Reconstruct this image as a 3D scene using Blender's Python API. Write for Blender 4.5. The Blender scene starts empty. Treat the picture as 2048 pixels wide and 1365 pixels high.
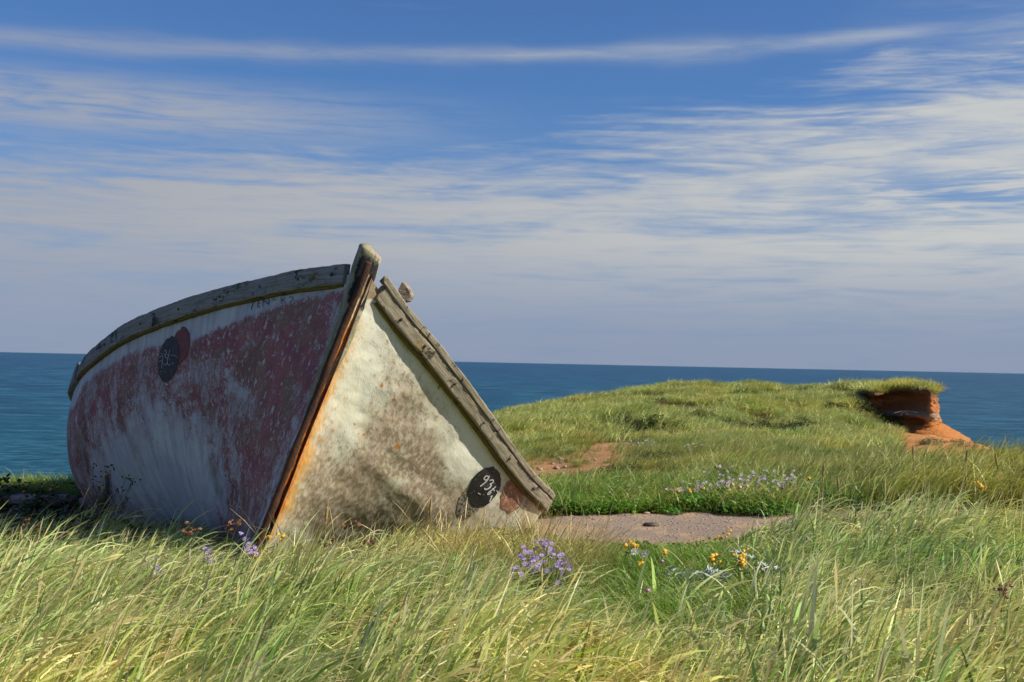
import bpy, bmesh, math, random
import numpy as np
from mathutils import Vector, Matrix
from mathutils.bvhtree import BVHTree

S = bpy.context.scene
random.seed(7); RNG = np.random.default_rng(11)
R = math.radians

# ------------------------------------------------------------------ camera
F = 2500.0; CX, CY = 1024.0, 682.5; EYE = 1.5
pitch = math.atan(43 / F); roll = math.atan(0.021)
fwd = Vector((0, math.cos(pitch), math.sin(pitch)))
rt0 = Vector((1, 0, 0)); up0 = rt0.cross(fwd)
rt = rt0 * math.cos(roll) + up0 * math.sin(roll)
up = up0 * math.cos(roll) - rt0 * math.sin(roll)
CAM = Vector((0, 0, EYE))
cam = bpy.data.cameras.new('camera'); co = bpy.data.objects.new('camera', cam)
S.collection.objects.link(co)
co.matrix_world = Matrix.Translation(CAM) @ Matrix((rt, up, -fwd)).transposed().to_4x4()
cam.sensor_width = 36; cam.lens = 36 * F / 2048; cam.clip_end = 90000; cam.clip_start = .05
cam.dof.use_dof = True; cam.dof.focus_distance = 7.3; cam.dof.aperture_fstop = 10
S.camera = co
S.view_settings.view_transform = 'Standard'; S.view_settings.look = 'None'
S.view_settings.exposure = .5; S.view_settings.gamma = 1
S.cycles.use_denoising = True
S.cycles.max_bounces = 6; S.cycles.diffuse_bounces = 3; S.cycles.transparent_max_bounces = 4

SUN_AZ, SUN_EL = R(100), R(37)          # azimuth clockwise from +Y (the view), elevation
sd = Vector((math.sin(SUN_AZ) * math.cos(SUN_EL), math.cos(SUN_AZ) * math.cos(SUN_EL), math.sin(SUN_EL)))
sl = bpy.data.lights.new('sun', 'SUN'); sl.energy = 5.0; sl.angle = R(.5); sl.color = (1, .90, .72)
so = bpy.data.objects.new('sun', sl); S.collection.objects.link(so)
so.rotation_euler = (-sd).to_track_quat('-Z', 'Y').to_euler()

# ------------------------------------------------------------------ node helper
class G:
    def __init__(s, tree): s.t = tree; s.n = tree.nodes; s.l = tree.links
    def new(s, typ, **kw):
        n = s.n.new(typ)
        for k, v in kw.items(): setattr(n, k, v)
        return n
    def put(s, sock, v):
        if isinstance(v, bpy.types.NodeSocket): s.l.new(v, sock)
        elif v is not None:
            if hasattr(sock.default_value, '__len__') and not hasattr(v, '__len__'): v = (v,) * len(sock.default_value)
            if hasattr(v, '__len__') and len(sock.default_value) == 4 and len(v) == 3: v = (*v, 1)
            sock.default_value = v
    def m(s, op, a, b=None, c=None, clamp=False):
        n = s.new('ShaderNodeMath', operation=op, use_clamp=clamp)
        for i, v in enumerate((a, b, c)):
            if v is not None: s.put(n.inputs[i], v)
        return n.outputs[0]
    def add(s, a, b): return s.m('ADD', a, b)
    def sub(s, a, b): return s.m('SUBTRACT', a, b)
    def mul(s, a, b): return s.m('MULTIPLY', a, b)
    def ss(s, v, a, b, lo=0., hi=1.):
        n = s.new('ShaderNodeMapRange', interpolation_type='SMOOTHSTEP')
        s.put(n.inputs[0], v); s.put(n.inputs[1], a); s.put(n.inputs[2], b); s.put(n.inputs[3], lo); s.put(n.inputs[4], hi)
        return n.outputs[0]
    def mix(s, f, a, b, mode='MIX'):
        n = s.new('ShaderNodeMix', data_type='RGBA', blend_type=mode)
        s.put(n.inputs[0], f); s.put(n.inputs[6], a); s.put(n.inputs[7], b)
        return n.outputs[2]
    def noise(s, vec, scale=5, detail=4, rough=.55, dist=0., out=0):
        n = s.new('ShaderNodeTexNoise'); s.put(n.inputs['Vector'], vec)
        n.inputs['Scale'].default_value = scale; n.inputs['Detail'].default_value = detail
        n.inputs['Roughness'].default_value = rough; n.inputs['Distortion'].default_value = dist
        return n.outputs[out]
    def vec(s, v, sc=(1, 1, 1), loc=(0, 0, 0), rot=(0, 0, 0)):
        n = s.new('ShaderNodeMapping'); s.put(n.inputs[0], v)
        n.inputs['Scale'].default_value = sc; n.inputs['Location'].default_value = loc; n.inputs['Rotation'].default_value = rot
        return n.outputs[0]
    def attr(s, name, out='Fac'): return s.new('ShaderNodeAttribute', attribute_name=name).outputs[out]
    def bump(s, h, st=.3, d=.01):
        n = s.new('ShaderNodeBump'); s.put(n.inputs['Height'], h)
        n.inputs['Strength'].default_value = st; n.inputs['Distance'].default_value = d
        return n.outputs[0]

def mat(name):
    m = bpy.data.materials.new(name); m.use_nodes = True; g = G(m.node_tree)
    b = m.node_tree.nodes['Principled BSDF']
    return m, g, b

# ------------------------------------------------------------------ world sky
w = bpy.data.worlds.new('World'); S.world = w; w.use_nodes = True
g = G(w.node_tree); bg = w.node_tree.nodes['Background']
sky = g.new('ShaderNodeTexSky', sky_type='NISHITA'); sky.sun_disc = False
sky.sun_elevation = SUN_EL; sky.sun_rotation = SUN_AZ; sky.air_density = 1.0; sky.dust_density = .4; sky.ozone_density = 3
STR = .10
tc = g.new('ShaderNodeTexCoord').outputs['Generated']
sep = g.new('ShaderNodeSeparateXYZ'); g.l.new(tc, sep.inputs[0]); X, Y, Z = sep.outputs
el = g.m('ARCSINE', Z); az = g.m('ARCTAN2', X, Y)
big = g.noise(g.vec(tc, (2.2, 2.2, 9)), 1.3, 3, .5)
mid = g.noise(g.vec(tc, (3.2, 3.2, 26), (3, 1, 2), (0, R(1.2), 0)), 1.8, 6, .55, .6)
fine = g.noise(g.vec(tc, (7, 7, 90), (0, 0, 5), (0, R(1.5), 0)), 1.6, 7, .6, .9)
rip = g.noise(g.vec(tc, (22, 22, 130), (0, 4, 5), (0, R(-3), 0)), 1.4, 5, .6, .5)
tex = g.add(g.add(g.mul(mid, .5), g.mul(fine, .38)), g.mul(rip, .12))       # ~.5 mean
dn = g.mul(g.sub(tex, .5), 2.6)
# the main sheet of cirrus: its upper limit climbs to the right
lim = g.add(.148, g.ss(az, -.12, .42, 0., .082))
lim = g.add(lim, g.mul(g.sub(big, .5), .05))
dd = g.sub(el, lim)
sheet = g.ss(g.add(dd, g.mul(dn, -.06)), .030, -.035)
gap = g.mul(g.ss(g.m('ABSOLUTE', g.sub(el, g.add(.125, g.mul(az, .02)))), .03, .0), g.ss(az, .20, .36))
gap = g.mul(gap, g.ss(g.add(fine, g.mul(mid, .4)), .82, .60))
sheet = g.mul(sheet, g.sub(1, g.mul(gap, .85)))
dn2 = g.mul(g.sub(g.add(g.add(g.mul(mid, .52), g.mul(fine, .36)), g.mul(rip, .12)), .5), 3.2)
sheet = g.mul(sheet, g.ss(dn2, -.72, .28, .12, 1.))
# long streak above it
sc_ = g.add(g.add(.243, g.mul(az, .034)), g.mul(g.sub(big, .5), .006))
wdt = g.ss(g.noise(g.vec(tc, (3, 3, 3)), 2, 3), .3, .7, .0045, .0095)
streak = g.m('POWER', 2.718, g.mul(-1, g.m('POWER', g.m('DIVIDE', g.sub(el, sc_), wdt), 2)))
streak = g.mul(g.mul(streak, g.ss(dn, -.5, .5, .12, .62)), g.mul(g.ss(az, .42, .28, .0, 1.), g.ss(az, -1.2, -.6)))
# left wisps and general high cirrus
wl = g.mul(g.ss(g.m('ABSOLUTE', g.sub(el, .187)), .036, .0), g.ss(az, .05, -.36))
wl = g.mul(wl, g.ss(dn, -.45, .25))
vr = g.mul(g.mul(g.ss(az, .22, .44), g.ss(el, .34, .20)), g.ss(dn, -.4, .5, .12, .8))
hi = g.mul(g.ss(el, .30, .5), g.ss(g.add(big, g.mul(dn, .15)), .5, .75, 0, .6))
thin = g.mul(g.ss(dn, .12, .8, 0., .30), g.ss(el, .30, .2, .4, 1))
A_ = g.m('MAXIMUM', g.m('MAXIMUM', sheet, streak), g.m('MAXIMUM', g.m('MAXIMUM', wl, vr), g.m('MAXIMUM', hi, thin)))
A_ = g.m('MINIMUM', A_, 1.)
# base air: Nishita with the picture's deeper saturation
base = g.mix(1, sky.outputs[0], (.45, .67, .98), 'MULTIPLY')
base = g.mix(g.ss(el, .22, .0, 0., .80), base, (2.35, 3.0, 4.6))
lit = g.ss(az, -.45, .42)
ccol = g.mix(lit, (3.85, 3.95, 4.3), (5.9, 5.95, 5.7))
ccol = g.mix(g.ss(el, .11, .015), ccol, (2.95, 3.35, 4.35))
skyc = g.mix(g.mul(A_, g.ss(el, .0, .10, .55, .92)), base, ccol)
skyc = g.mix(g.ss(Z, -.002, -.03), skyc, (.9, 1.3, 1.7))
g.l.new(skyc, bg.inputs[0]); bg.inputs[1].default_value = STR * .73

# ------------------------------------------------------------------ geometry helpers
def P(px, py, d):
    v = fwd * F + rt * (px - CX) + up * (CY - py)
    return CAM + v * (d / v.y)
def proj(x, y, z):
    x = np.asarray(x, float); y = np.asarray(y, float); z = np.asarray(z, float) - EYE
    dx = x * rt.x + y * rt.y + z * rt.z; dy = x * up.x + y * up.y + z * up.z; dz = np.maximum(x * fwd.x + y * fwd.y + z * fwd.z, .01)
    return CX + F * dx / dz, CY - F * dy / dz
def hsh(ix, iy, seed):
    n = (ix.astype(np.int64) * 374761393 + iy.astype(np.int64) * 668265263 + seed * 1442695041) & 0x7fffffff
    n = ((n ^ (n >> 13)) * 1274126177) & 0x7fffffff
    n = ((n ^ (n >> 16)) * 974634777) & 0x7fffffff
    return (n % 100003) / 100003.
def vnoise(x, y, seed=0):
    x = np.asarray(x, float); y = np.asarray(y, float)
    ix = np.floor(x).astype(np.int64); iy = np.floor(y).astype(np.int64); fx = x - ix; fy = y - iy
    fx = fx * fx * (3 - 2 * fx); fy = fy * fy * (3 - 2 * fy)
    a = hsh(ix, iy, seed); b = hsh(ix + 1, iy, seed); c = hsh(ix, iy + 1, seed); d = hsh(ix + 1, iy + 1, seed)
    return (a + (b - a) * fx) * (1 - fy) + (c + (d - c) * fx) * fy
def fbm(x, y, seed=0, o=4):
    r = 0; a = .5; t = 0
    for k in range(o):
        r = r + a * vnoise(x * 2 ** k + 17.3 * k, y * 2 ** k - 9.1 * k, seed + k); t += a; a *= .5
    return r / t
def sst(v, a, b):
    t = np.clip((np.asarray(v, float) - a) / (b - a), 0, 1); return t * t * (3 - 2 * t)

def link(o, parent=None):
    S.collection.objects.link(o)
    if parent is not None: o.parent = parent
    return o
def mesh_np(name, verts, quads, m=None, parent=None, attrs=None, smooth=True, uv=None, link_it=True):
    me = bpy.data.meshes.new(name)
    verts = np.asarray(verts, np.float32).reshape(-1, 3); quads = np.asarray(quads, np.int32)
    k = quads.shape[1]
    me.vertices.add(len(verts)); me.vertices.foreach_set('co', verts.ravel())
    me.loops.add(quads.size); me.loops.foreach_set('vertex_index', quads.ravel())
    me.polygons.add(len(quads)); me.polygons.foreach_set('loop_start', np.arange(len(quads), dtype=np.int32) * k)
    me.polygons.foreach_set('use_smooth', np.full(len(quads), smooth))
    me.update(calc_edges=True)
    for n_, a in (attrs or {}).items():
        a = np.asarray(a, np.float32)
        if a.ndim == 1:
            me.attributes.new(n_, 'FLOAT', 'POINT').data.foreach_set('value', a)
        else:
            if a.shape[1] == 3: a = np.hstack([a, np.ones((len(a), 1), np.float32)])
            me.attributes.new(n_, 'FLOAT_COLOR', 'POINT').data.foreach_set('color', a.astype(np.float32).ravel())
    if uv is not None:
        l = me.uv_layers.new(name='UVMap'); l.data.foreach_set('uv', np.asarray(uv, np.float32)[quads.ravel()].ravel())
    if m is not None:
        for mm in (m if isinstance(m, (list, tuple)) else [m]): me.materials.append(mm)
    o = bpy.data.objects.new(name, me)
    if link_it: link(o, parent)
    return o
def gridq(nu, nv, off=0, closed=False):
    i, j = np.meshgrid(np.arange(nu - 1), np.arange(nv if closed else nv - 1), indexing='ij')
    j2 = (j + 1) % nv
    return np.stack([i * nv + j, (i + 1) * nv + j, (i + 1) * nv + j2, i * nv + j2], -1).reshape(-1, 4) + off
def tag(o, label=None, cat=None, group=None, kind=None):
    if label: o['label'] = label
    if cat: o['category'] = cat
    if group: o['group'] = group
    if kind: o['kind'] = kind
    return o
def empty(name, loc, **k):
    o = bpy.data.objects.new(name, None); o.location = loc; o.empty_display_size = .1; link(o); return tag(o, **k)
def crv(pts, t):
    """Catmull-Rom through control points, t in [0,n-1]."""
    pts = np.asarray(pts, float); n = len(pts); t = np.atleast_1d(t)
    i = np.clip(np.floor(t).astype(int), 0, n - 2); f = (t - i)[:, None]
    p1, p2 = pts[i], pts[i + 1]
    p0 = np.where((i > 0)[:, None], pts[np.maximum(i - 1, 0)], 2 * p1 - p2); p3 = np.where((i < n - 2)[:, None], pts[np.minimum(i + 2, n - 1)], 2 * p2 - p1)
    return .5 * (2 * p1 + (p2 - p0) * f + (2 * p0 - 5 * p1 + 4 * p2 - p3) * f ** 2 + (3 * p1 - p0 - 3 * p2 + p3) * f ** 3)
def nrm(a): a = np.asarray(a, float); return a / np.maximum(np.linalg.norm(a, axis=-1, keepdims=True), 1e-9)

# ------------------------------------------------------------------ sea
m_sea, g, b = mat('sea_water')
geo = g.new('ShaderNodeNewGeometry').outputs['Position']
sp = g.new('ShaderNodeSeparateXYZ'); g.l.new(geo, sp.inputs[0])
dist = g.m('POWER', g.add(g.m('POWER', sp.outputs[0], 2), g.m('POWER', sp.outputs[1], 2)), .5)
lg = g.m('LOGARITHM', dist, 10)
pt = g.noise(g.vec(geo, (.006, .02, 1)), 1, 5, .6)
far = g.ss(g.add(lg, g.mul(g.sub(pt, .5), .5)), 2.0, 3.3)
c = g.mix(far, (.002, .062, .105), (.010, .050, .120))
w1 = g.noise(g.vec(geo, (.35, .9, 1)), 1, 6, .62, .3)
w2 = g.noise(g.vec(geo, (.05, .16, 1)), 1, 5, .62, .2)
w3 = g.noise(g.vec(geo, (.010, .035, 1)), 1, 5, .6, .2)
wv = g.mix(g.ss(lg, 1.9, 2.8), w1, w2); wv = g.mix(g.ss(lg, 2.8, 3.6), wv, w3)
c = g.mix(g.ss(wv, .50, .60, 0, .8), c, (.035, .15, .235))
c = g.mix(g.ss(wv, .50, .40, 0, .8), c, (.001, .030, .062))
g.put(b.inputs['Base Color'], c); b.inputs['Roughness'].default_value = .42; b.inputs['Specular IOR Level'].default_value = .12
hh = g.add(g.mul(w1, 1), g.mul(w2, 3))
g.l.new(g.bump(hh, .6, .6), b.inputs['Normal'])
SEA = -9.0
ys = np.concatenate([np.linspace(-60, 60, 5), np.geomspace(90, 40000, 22)])
vx = []
for y in ys:
    for u in np.linspace(-1, 1, 25): vx.append((u * (abs(y) * 1.6 + 400), y, SEA))
tag(mesh_np('sea', vx, gridq(len(ys), 25)[:, ::-1], m_sea), kind='structure')

# ------------------------------------------------------------------ terrain
dk = np.array([-6, 3, 6, 8, 9.5, 10.5, 10.9, 12.2, 13, 16, 20, 22, 25, 28, 30, 34, 37, 40, 45, 51, 56, 62, 90.])
def yz(px, y, d): return EYE - (y - (704 + .021 * px)) * d / F
D_ = -8.6
def row(px, tab):
    """tab: {d: ('z',v)|y}"""
    ds = sorted(tab); zs = [tab[d][1] if isinstance(tab[d], tuple) else yz(px, tab[d], d) for d in ds]
    return np.interp(dk, ds, zs)
Zv = lambda v: ('z', v)
near = {-6: Zv(.0), 3: Zv(.12), 6: Zv(.22), 8: Zv(.22)}
left = {**near, 9.5: Zv(.03), 10.6: Zv(-.02), 10.9: Zv(.23), 12.4: Zv(.20), 13.2: Zv(-3), 16: Zv(D_), 90: Zv(D_)}
pk = np.array([-3000, 0, 250, 620, 900, 1000, 1150, 1300, 1500, 1640, 1720, 1790, 1850, 1900, 1960, 2010, 2060, 4500.])
rows = [row(-3000, left), row(0, left), row(250, left),
 row(620, {**near, 10: Zv(.15), 20: Zv(.0), 22: Zv(-4), 26: Zv(D_), 90: Zv(D_)}),
 row(900, {**near, 10: Zv(.28), 16: Zv(.05), 25: Zv(-.1), 33: Zv(-.25), 40: Zv(-1.5), 51: Zv(D_), 90: Zv(D_)}),
 row(1000, {**near, 10: Zv(.28), 16: 945, 20: 905, 25: 878, 30: 850, 37: 822, 43: 806, 51: Zv(-1.5), 60: Zv(D_), 90: Zv(D_)}),
 row(1150, {**near, 10: Zv(.28), 13: Zv(.22), 16: 940, 20: 900, 25: 868, 28: 852, 34: 826, 40: 806, 48: 795, 54: Zv(.0), 62: Zv(D_), 90: Zv(D_)}),
 row(1300, {**near, 10: Zv(.28), 13: Zv(.27), 16: 925, 20: 892, 25: 866, 28: 862, 29: 838, 34: 816, 40: 795, 51: 773, 57: Zv(.2), 65: Zv(D_), 90: Zv(D_)}),
 row(1500, {**near, 8: Zv(.27), 10: Zv(.3), 16: 912, 20: 888, 25: 872, 30: 860, 31: 836, 37: 806, 44: 780, 51: 766, 57: Zv(.2), 65: Zv(D_), 90: Zv(D_)}),
 row(1640, {**near, 8: Zv(.32), 10: Zv(.34), 16: 908, 20: 890, 25: 878, 30: 866, 33: 850, 36: 825, 40: 795, 45: 780, 51: 766, 57: Zv(.2), 65: Zv(D_), 90: Zv(D_)}),
 row(1720, {**near, 8: Zv(.33), 10: Zv(.36), 16: 908, 20: 890, 25: 880, 30: 870, 34: 856, 37: 830, 40: 786, 45: 772, 51: 766, 57: Zv(.2), 65: Zv(D_), 90: Zv(D_)}),
 row(1790, {**near, 8: Zv(.34), 10: Zv(.38), 16: 908, 20: 892, 25: 888, 30: 881, 34: 874, 37: 868, 41: 862, 45: Zv(.1), 51: Zv(.2), 57: Zv(-1), 65: Zv(D_), 90: Zv(D_)}),
 row(1850, {**near, 8: Zv(.34), 10: Zv(.38), 16: 908, 20: 892, 25: 889, 30: 883, 34: 876, 37: 869, 41: 864, 45: Zv(-1.), 50: Zv(-3), 57: Zv(D_), 90: Zv(D_)}),
 row(1900, {**near, 8: Zv(.34), 10: Zv(.38), 16: 908, 20: 892, 25: 890, 30: 885, 34: 877, 37: 870, 40: Zv(-1.6), 44: Zv(-5), 50: Zv(D_), 90: Zv(D_)}),
 row(1960, {**near, 8: Zv(.34), 10: Zv(.38), 16: 908, 20: 893, 25: 891, 30: 886, 33: 880, 36: Zv(-2), 40: Zv(D_), 90: Zv(D_)}),
 row(2010, {**near, 8: Zv(.34), 10: Zv(.38), 16: 908, 20: 894, 25: 892, 28: 888, 31: Zv(-2.2), 36: Zv(D_), 90: Zv(D_)}),
 row(2060, {**near, 8: Zv(.34), 10: Zv(.38), 16: 910, 20: 893, 22: Zv(.1), 25: Zv(-2.5), 30: Zv(D_), 90: Zv(D_)}),
 row(4500, {**near, 8: Zv(.3), 10: Zv(.3), 16: Zv(.2), 20: Zv(.1), 22: Zv(-.3), 25: Zv(-3), 30: Zv(D_), 90: Zv(D_)})]
Zt = np.array(rows)
fd = np.linspace(-6, 90, 961); fp = np.linspace(-3000, 4500, 376)
Z1 = np.array([np.interp(fd, dk, r) for r in Zt])
Z2 = np.array([np.interp(fp, pk, Z1[:, j]) for j in range(len(fd))]).T
for _ in range(2):
    Z2[1:-1] = (Z2[:-2] + 2 * Z2[1:-1] + Z2[2:]) / 4
Z2[:, 1:-1] = (Z2[:, :-2] + 2 * Z2[:, 1:-1] + Z2[:, 2:]) / 4
def zt(x, y):
    x = np.asarray(x, float); y = np.asarray(y, float)
    px = np.clip(CX + F * x / np.maximum(y, 2.5), -2999, 4499); yy = np.clip(y, -5.9, 89)
    a = (px + 3000) / 20; bb = (yy + 6) * 10
    i = np.floor(a).astype(int); j = np.floor(bb).astype(int); fa = a - i; fb = bb - j
    z = (Z2[i, j] * (1 - fa) + Z2[i + 1, j] * fa) * (1 - fb) + (Z2[i, j + 1] * (1 - fa) + Z2[i + 1, j + 1] * fa) * fb
    amp = .05 + .10 * sst(y, 14, 30)
    z = z - .20 * sst(y, 12, 15) * sst(px, 900, 1000) * (1 - sst(px, 1745, 1790) * sst(y, 24, 27))
    z = z - .17 * sst(px, 1450, 1750) * sst(y, 12.5, 16) * (1 - sst(y, 23, 26))
    z = z - .10 * sst(px, 1650, 1760) * sst(y, 12.5, 16) * (1 - sst(y, 22, 24)) + sst(y, 24, 30) * ((fbm(x * .9, y * .7, 95) - .5) * .55 + np.abs(fbm(x * .3, y * .35, 96) - .5) * .5 - .06) * (1 - sst(px, 1735, 1775))
    z = z + (fbm(x * .45, y * .45, 3) - .5) * amp * 2 * sst(y, 3, 9) + (fbm(x * 1.8, y * 1.8, 5) - .5) * .07 * (1 - .8 * pathm(x, y))
    return z
def pathm(x, y):
    """worn gravel path, world space, passing behind the boat's bow to the right"""
    x = np.asarray(x, float); c = 9.12 + .10 * (x - .5) + .12 * np.sin(x * 1.3)
    wd = .90 - .07 * np.clip(x - 1, 0, 3)
    e = (fbm(x * 2.5, np.asarray(y) * 2.5, 21) - .5) * .5
    return sst(wd - np.abs(y - c) + e, -.10, .10) * sst(x, -.1, .5)
def ell(px, py, cx, cy, rx, ry, s=.35):
    return 1 - sst(np.sqrt(((px - cx) / rx) ** 2 + ((py - cy) / ry) ** 2), 1 - s, 1 + s)
def sandm(x, y, z):
    px, py = proj(x, y, z); py = py - 14; nz = (fbm(x * .9, y * .9, 31) - .5)
    px = px + nz * 90; py = py + nz * 26
    s = np.maximum.reduce([ell(px, py, 1130, 928, 115, 34), ell(px, py, 1105, 962, 80, 22), ell(px, py, 1225, 879, 60, 11), ell(px, py, 1190, 902, 70, 16), ell(px, py, 1330, 905, 80, 10), ell(px, py, 1290, 937, 70, 10), ell(px, py, 1480, 898, 60, 7), ell(px, py, 1650, 900, 70, 9)])
    s = s * sst(y, 12, 14)
    o = sst(px, 1755, 1800) * sst(y, 23.5, 25.5) * sst(py, 838, 846)
    return np.clip(s, 0, 1), o
ds_ = np.concatenate([np.linspace(-4, 4, 20)[:-1], np.geomspace(4, 28, 330)[:-1], np.geomspace(28, 75, 170)])
us_ = np.linspace(-1, 1.0, 420)
Yg, Ug = np.meshgrid(ds_, us_, indexing='ij'); Xg = Ug * (np.maximum(Yg, 0) * .62 + 5)
Zg = zt(Xg, Yg)
s1, s2 = sandm(Xg.ravel(), Yg.ravel(), Zg.ravel()); pm = pathm(Xg.ravel(), Yg.ravel())
m_gr, g, b = mat('dune_ground')
pos = g.new('ShaderNodeNewGeometry').outputs['Position']
n1 = g.noise(pos, 3, 6, .6); n2 = g.noise(pos, 40, 4, .6); n3 = g.noise(pos, .5, 4, .6); n4 = g.noise(pos, 160, 2, .7)
soil = g.mix(n1, (.030, .034, .012), (.075, .070, .026))
sand = g.mix(g.ss(n1, .3, .7), (.33, .17, .080), (.42, .24, .125)); sand = g.mix(g.ss(n2, .55, .75, 0, .5), sand, (.16, .075, .04))
osand = g.mix(g.ss(n1, .3, .7), (.42, .18, .065), (.52, .25, .10)); osand = g.mix(g.ss(n2, .58, .75, 0, .35), osand, (.28, .11, .05))
grav = g.mix(g.ss(g.add(g.mul(n1, .5), g.mul(n3, .5)), .44, .56), (.31, .245, .195), (.46, .32, .20)); grav = g.mix(g.ss(n2, .52, .68, 0, .75), grav, (.10, .085, .08))
grav = g.mix(g.ss(n4, .62, .72, 0, .6), grav, (.42, .38, .34))
cl = g.mix(g.ss(g.add(g.attr('sand'), g.mul(g.sub(n2, .5), .8)), .35, .6), soil, sand)
cl = g.mix(g.ss(g.add(g.attr('osand'), g.mul(g.sub(n2, .5), .5)), .35, .6), cl, osand)
cl = g.mix(g.ss(g.add(g.attr('path'), g.mul(g.sub(n2, .5), .5)), .35, .65), cl, grav)
g.l.new(cl, b.inputs['Base Color']); b.inputs['Roughness'].default_value = .95; b.inputs['Specular IOR Level'].default_value = .1
g.l.new(g.bump(g.add(n2, g.mul(n4, .5)), .7, .02), b.inputs['Normal'])
V = np.stack([Xg, Yg, Zg], -1).reshape(-1, 3)
terr = tag(mesh_np('ground', V, gridq(len(ds_), len(us_))[:, ::-1], m_gr, attrs=dict(sand=s1, osand=s2, path=pm)), kind='structure')

# ------------------------------------------------------------------ eroded bluff at the right
m_bl, g, b = mat('red_bluff_earth')
pos = g.new('ShaderNodeNewGeometry').outputs['Position']
zz = g.attr('lay')
n1 = g.noise(g.vec(pos, (1, 1, 9)), 1.6, 7, .68); n2 = g.noise(pos, 9, 6, .65)
zl = g.add(zz, g.mul(g.sub(n1, .5), .12))
cc = g.mix(g.ss(zl, .0, .30), (.48, .22, .085), (.46, .185, .055))
cc = g.mix(g.ss(zl, .46, .50), cc, (.36, .26, .18))
cc = g.mix(g.ss(zl, .58, .62), cc, (.44, .185, .075))
cc = g.mix(g.ss(zl, .86, .93), cc, (.20, .10, .05))
cc = g.mix(g.ss(n2, .55, .75, 0, .5), cc, (.16, .075, .035))
g.l.new(cc, b.inputs['Base Color']); b.inputs['Roughness'].default_value = .95; b.inputs['Specular IOR Level'].default_value = .1
g.l.new(g.bump(g.add(n1, n2), .9, .12), b.inputs['Normal'])
fl = [(1715, 41.5), (1735, 40.2), (1752, 39.6), (1775, 39.9), (1800, 39.7), (1825, 39.0), (1850, 38.4), (1866, 38.2), (1874, 38.8), (1876, 40.5), (1871, 43), (1855, 47), (1815, 50), (1760, 51), (1720, 48), (1700, 45)]
fp3 = np.array([[(p - CX) / F * d, d] for p, d in fl])
tt = np.linspace(0, len(fl), 240, endpoint=False)
cf = np.vstack([fp3[-1:], fp3, fp3[:2]]); foot = crv(cf, tt + 1)
cen = foot.mean(0); tan = np.roll(foot, -1, 0) - np.roll(foot, 1, 0); nout = nrm(np.stack([tan[:, 1], -tan[:, 0]], -1))
if ((foot - cen) * nout).sum() < 0: nout = -nout
nl = 70; V = []; LAY = []; px_f = CX + F * foot[:, 0] / foot[:, 1]
for k in range(nl):
    h = k / (nl - 1)
    prof = np.interp(h, [0, .08, .19, .27, .34, .44, .50, .54, .58, .62, .70, .80, .86, .92, .96, 1], [1.2, .8, .45, .22, .10, .08, .16, .20, .17, .0, -.10, -.10, -.06, .0, .0, -.06])
    left_in = sst(-(foot[:, 0] - foot[:, 0].max()), .5, 1.6)
    off = prof + (-.30 * left_in * sst(h, .5, .62) * (1 - sst(h, .84, .97)))
    und = ell(CX + F * foot[:, 0] / foot[:, 1], np.full(len(foot), h), 1838, .40, 20, .060, .3) * (foot[:, 1] < 41)
    off = off - .28 * und
    nn = fbm(tt * .6, np.full_like(tt, h * 9), 8, 5) - .5; nn2 = fbm(tt * 2.5, np.full_like(tt, h * 25), 9, 3) - .5
    rgt = sst(px_f, 1835, 1868); off = off * (1 - rgt) + rgt * np.interp(h, [0, .19, .27, .34, .45, .61, 1], [1.1, .52, .30, .15, .08, .05, -.02]) + nn * (.30 - .14 * rgt) + nn2 * .13
    zb = -.75; px_ = CX + F * foot[:, 0] / foot[:, 1]
    top = EYE - (np.interp(px_, [1690, 1735, 1745, 1765, 1790, 1820, 1855, 1878], [790, 782, 788, 784, 779, 776, 779, 788]) - (704 + .021 * px_)) * 40. / F
    V.append(np.column_stack([foot + nout * off[:, None], zb + (top - zb) * h])); LAY.append(np.full(len(foot), h))
rim = V[-1]
for q in (.75, .45, .15, .0):
    V.append(np.column_stack([cen + (rim[:, :2] - cen) * q, rim[:, 2] * q + rim[:, 2].mean() * (1 - q) + .05 * (1 - q) + (fbm(rim[:, 0] * q * 2, rim[:, 1] * q * 2, 4) - .5) * .2])); LAY.append(np.full(len(foot), 1.))
Vb = np.array(V); bluff = mesh_np('bluff', Vb.reshape(-1, 3), gridq(len(V), len(foot), closed=True), m_bl, attrs=dict(lay=np.concatenate(LAY)))
tag(bluff, kind='structure')
print('bluff rim z', rim[:, 2].min(), rim[:, 2].max())

# ------------------------------------------------------------------ the boat
bx_, by_, bz_ = .961, .082, -.264; bdir = nrm([bx_, by_, bz_])
pl = lambda L: np.array([P(*q) for q in L])
GL = pl([(713, 548, 7.1), (600, 562, 7.45), (500, 583, 7.8), (400, 609, 8.15), (320, 637, 8.45), (250, 669, 8.8), (200, 706, 9.1), (166, 742, 9.45), (156, 785, 10.1)])
ax = np.array([-.20, .97, -.16]); ax = nrm(ax)
GL = np.vstack([GL, GL[-1] + np.array([[-.06, .95, -.22], [.05, 2.0, -.42], [.35, 3.0, -.60]])])
TOPL = np.linspace(0, len(GL) - 1, 260)
GR = pl([(748, 572, 7.1), (797, 638, 7.32), (850, 700, 7.58), (905, 768, 7.9), (958, 838, 8.3), (1005, 905, 8.7), (1048, 960, 9.1), (1088, 1003, 9.5)])
GR = np.vstack([GR, GR[-1] + np.array([[-.02, .6, -.12], [-.14, 1.55, -.30], [-.34, 2.5, -.46], [-.7, 3.5, -.6]])])
ST0, ST1 = np.array(P(737, 545, 6.98)), np.array(P(508, 1120, 7.12))
STB = ST1 + (ST1 - ST0) * .12
NU, NV = 300, 240
tu = np.linspace(0, 1, NU) ** 1.0
joint = 7 / 11.
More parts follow.
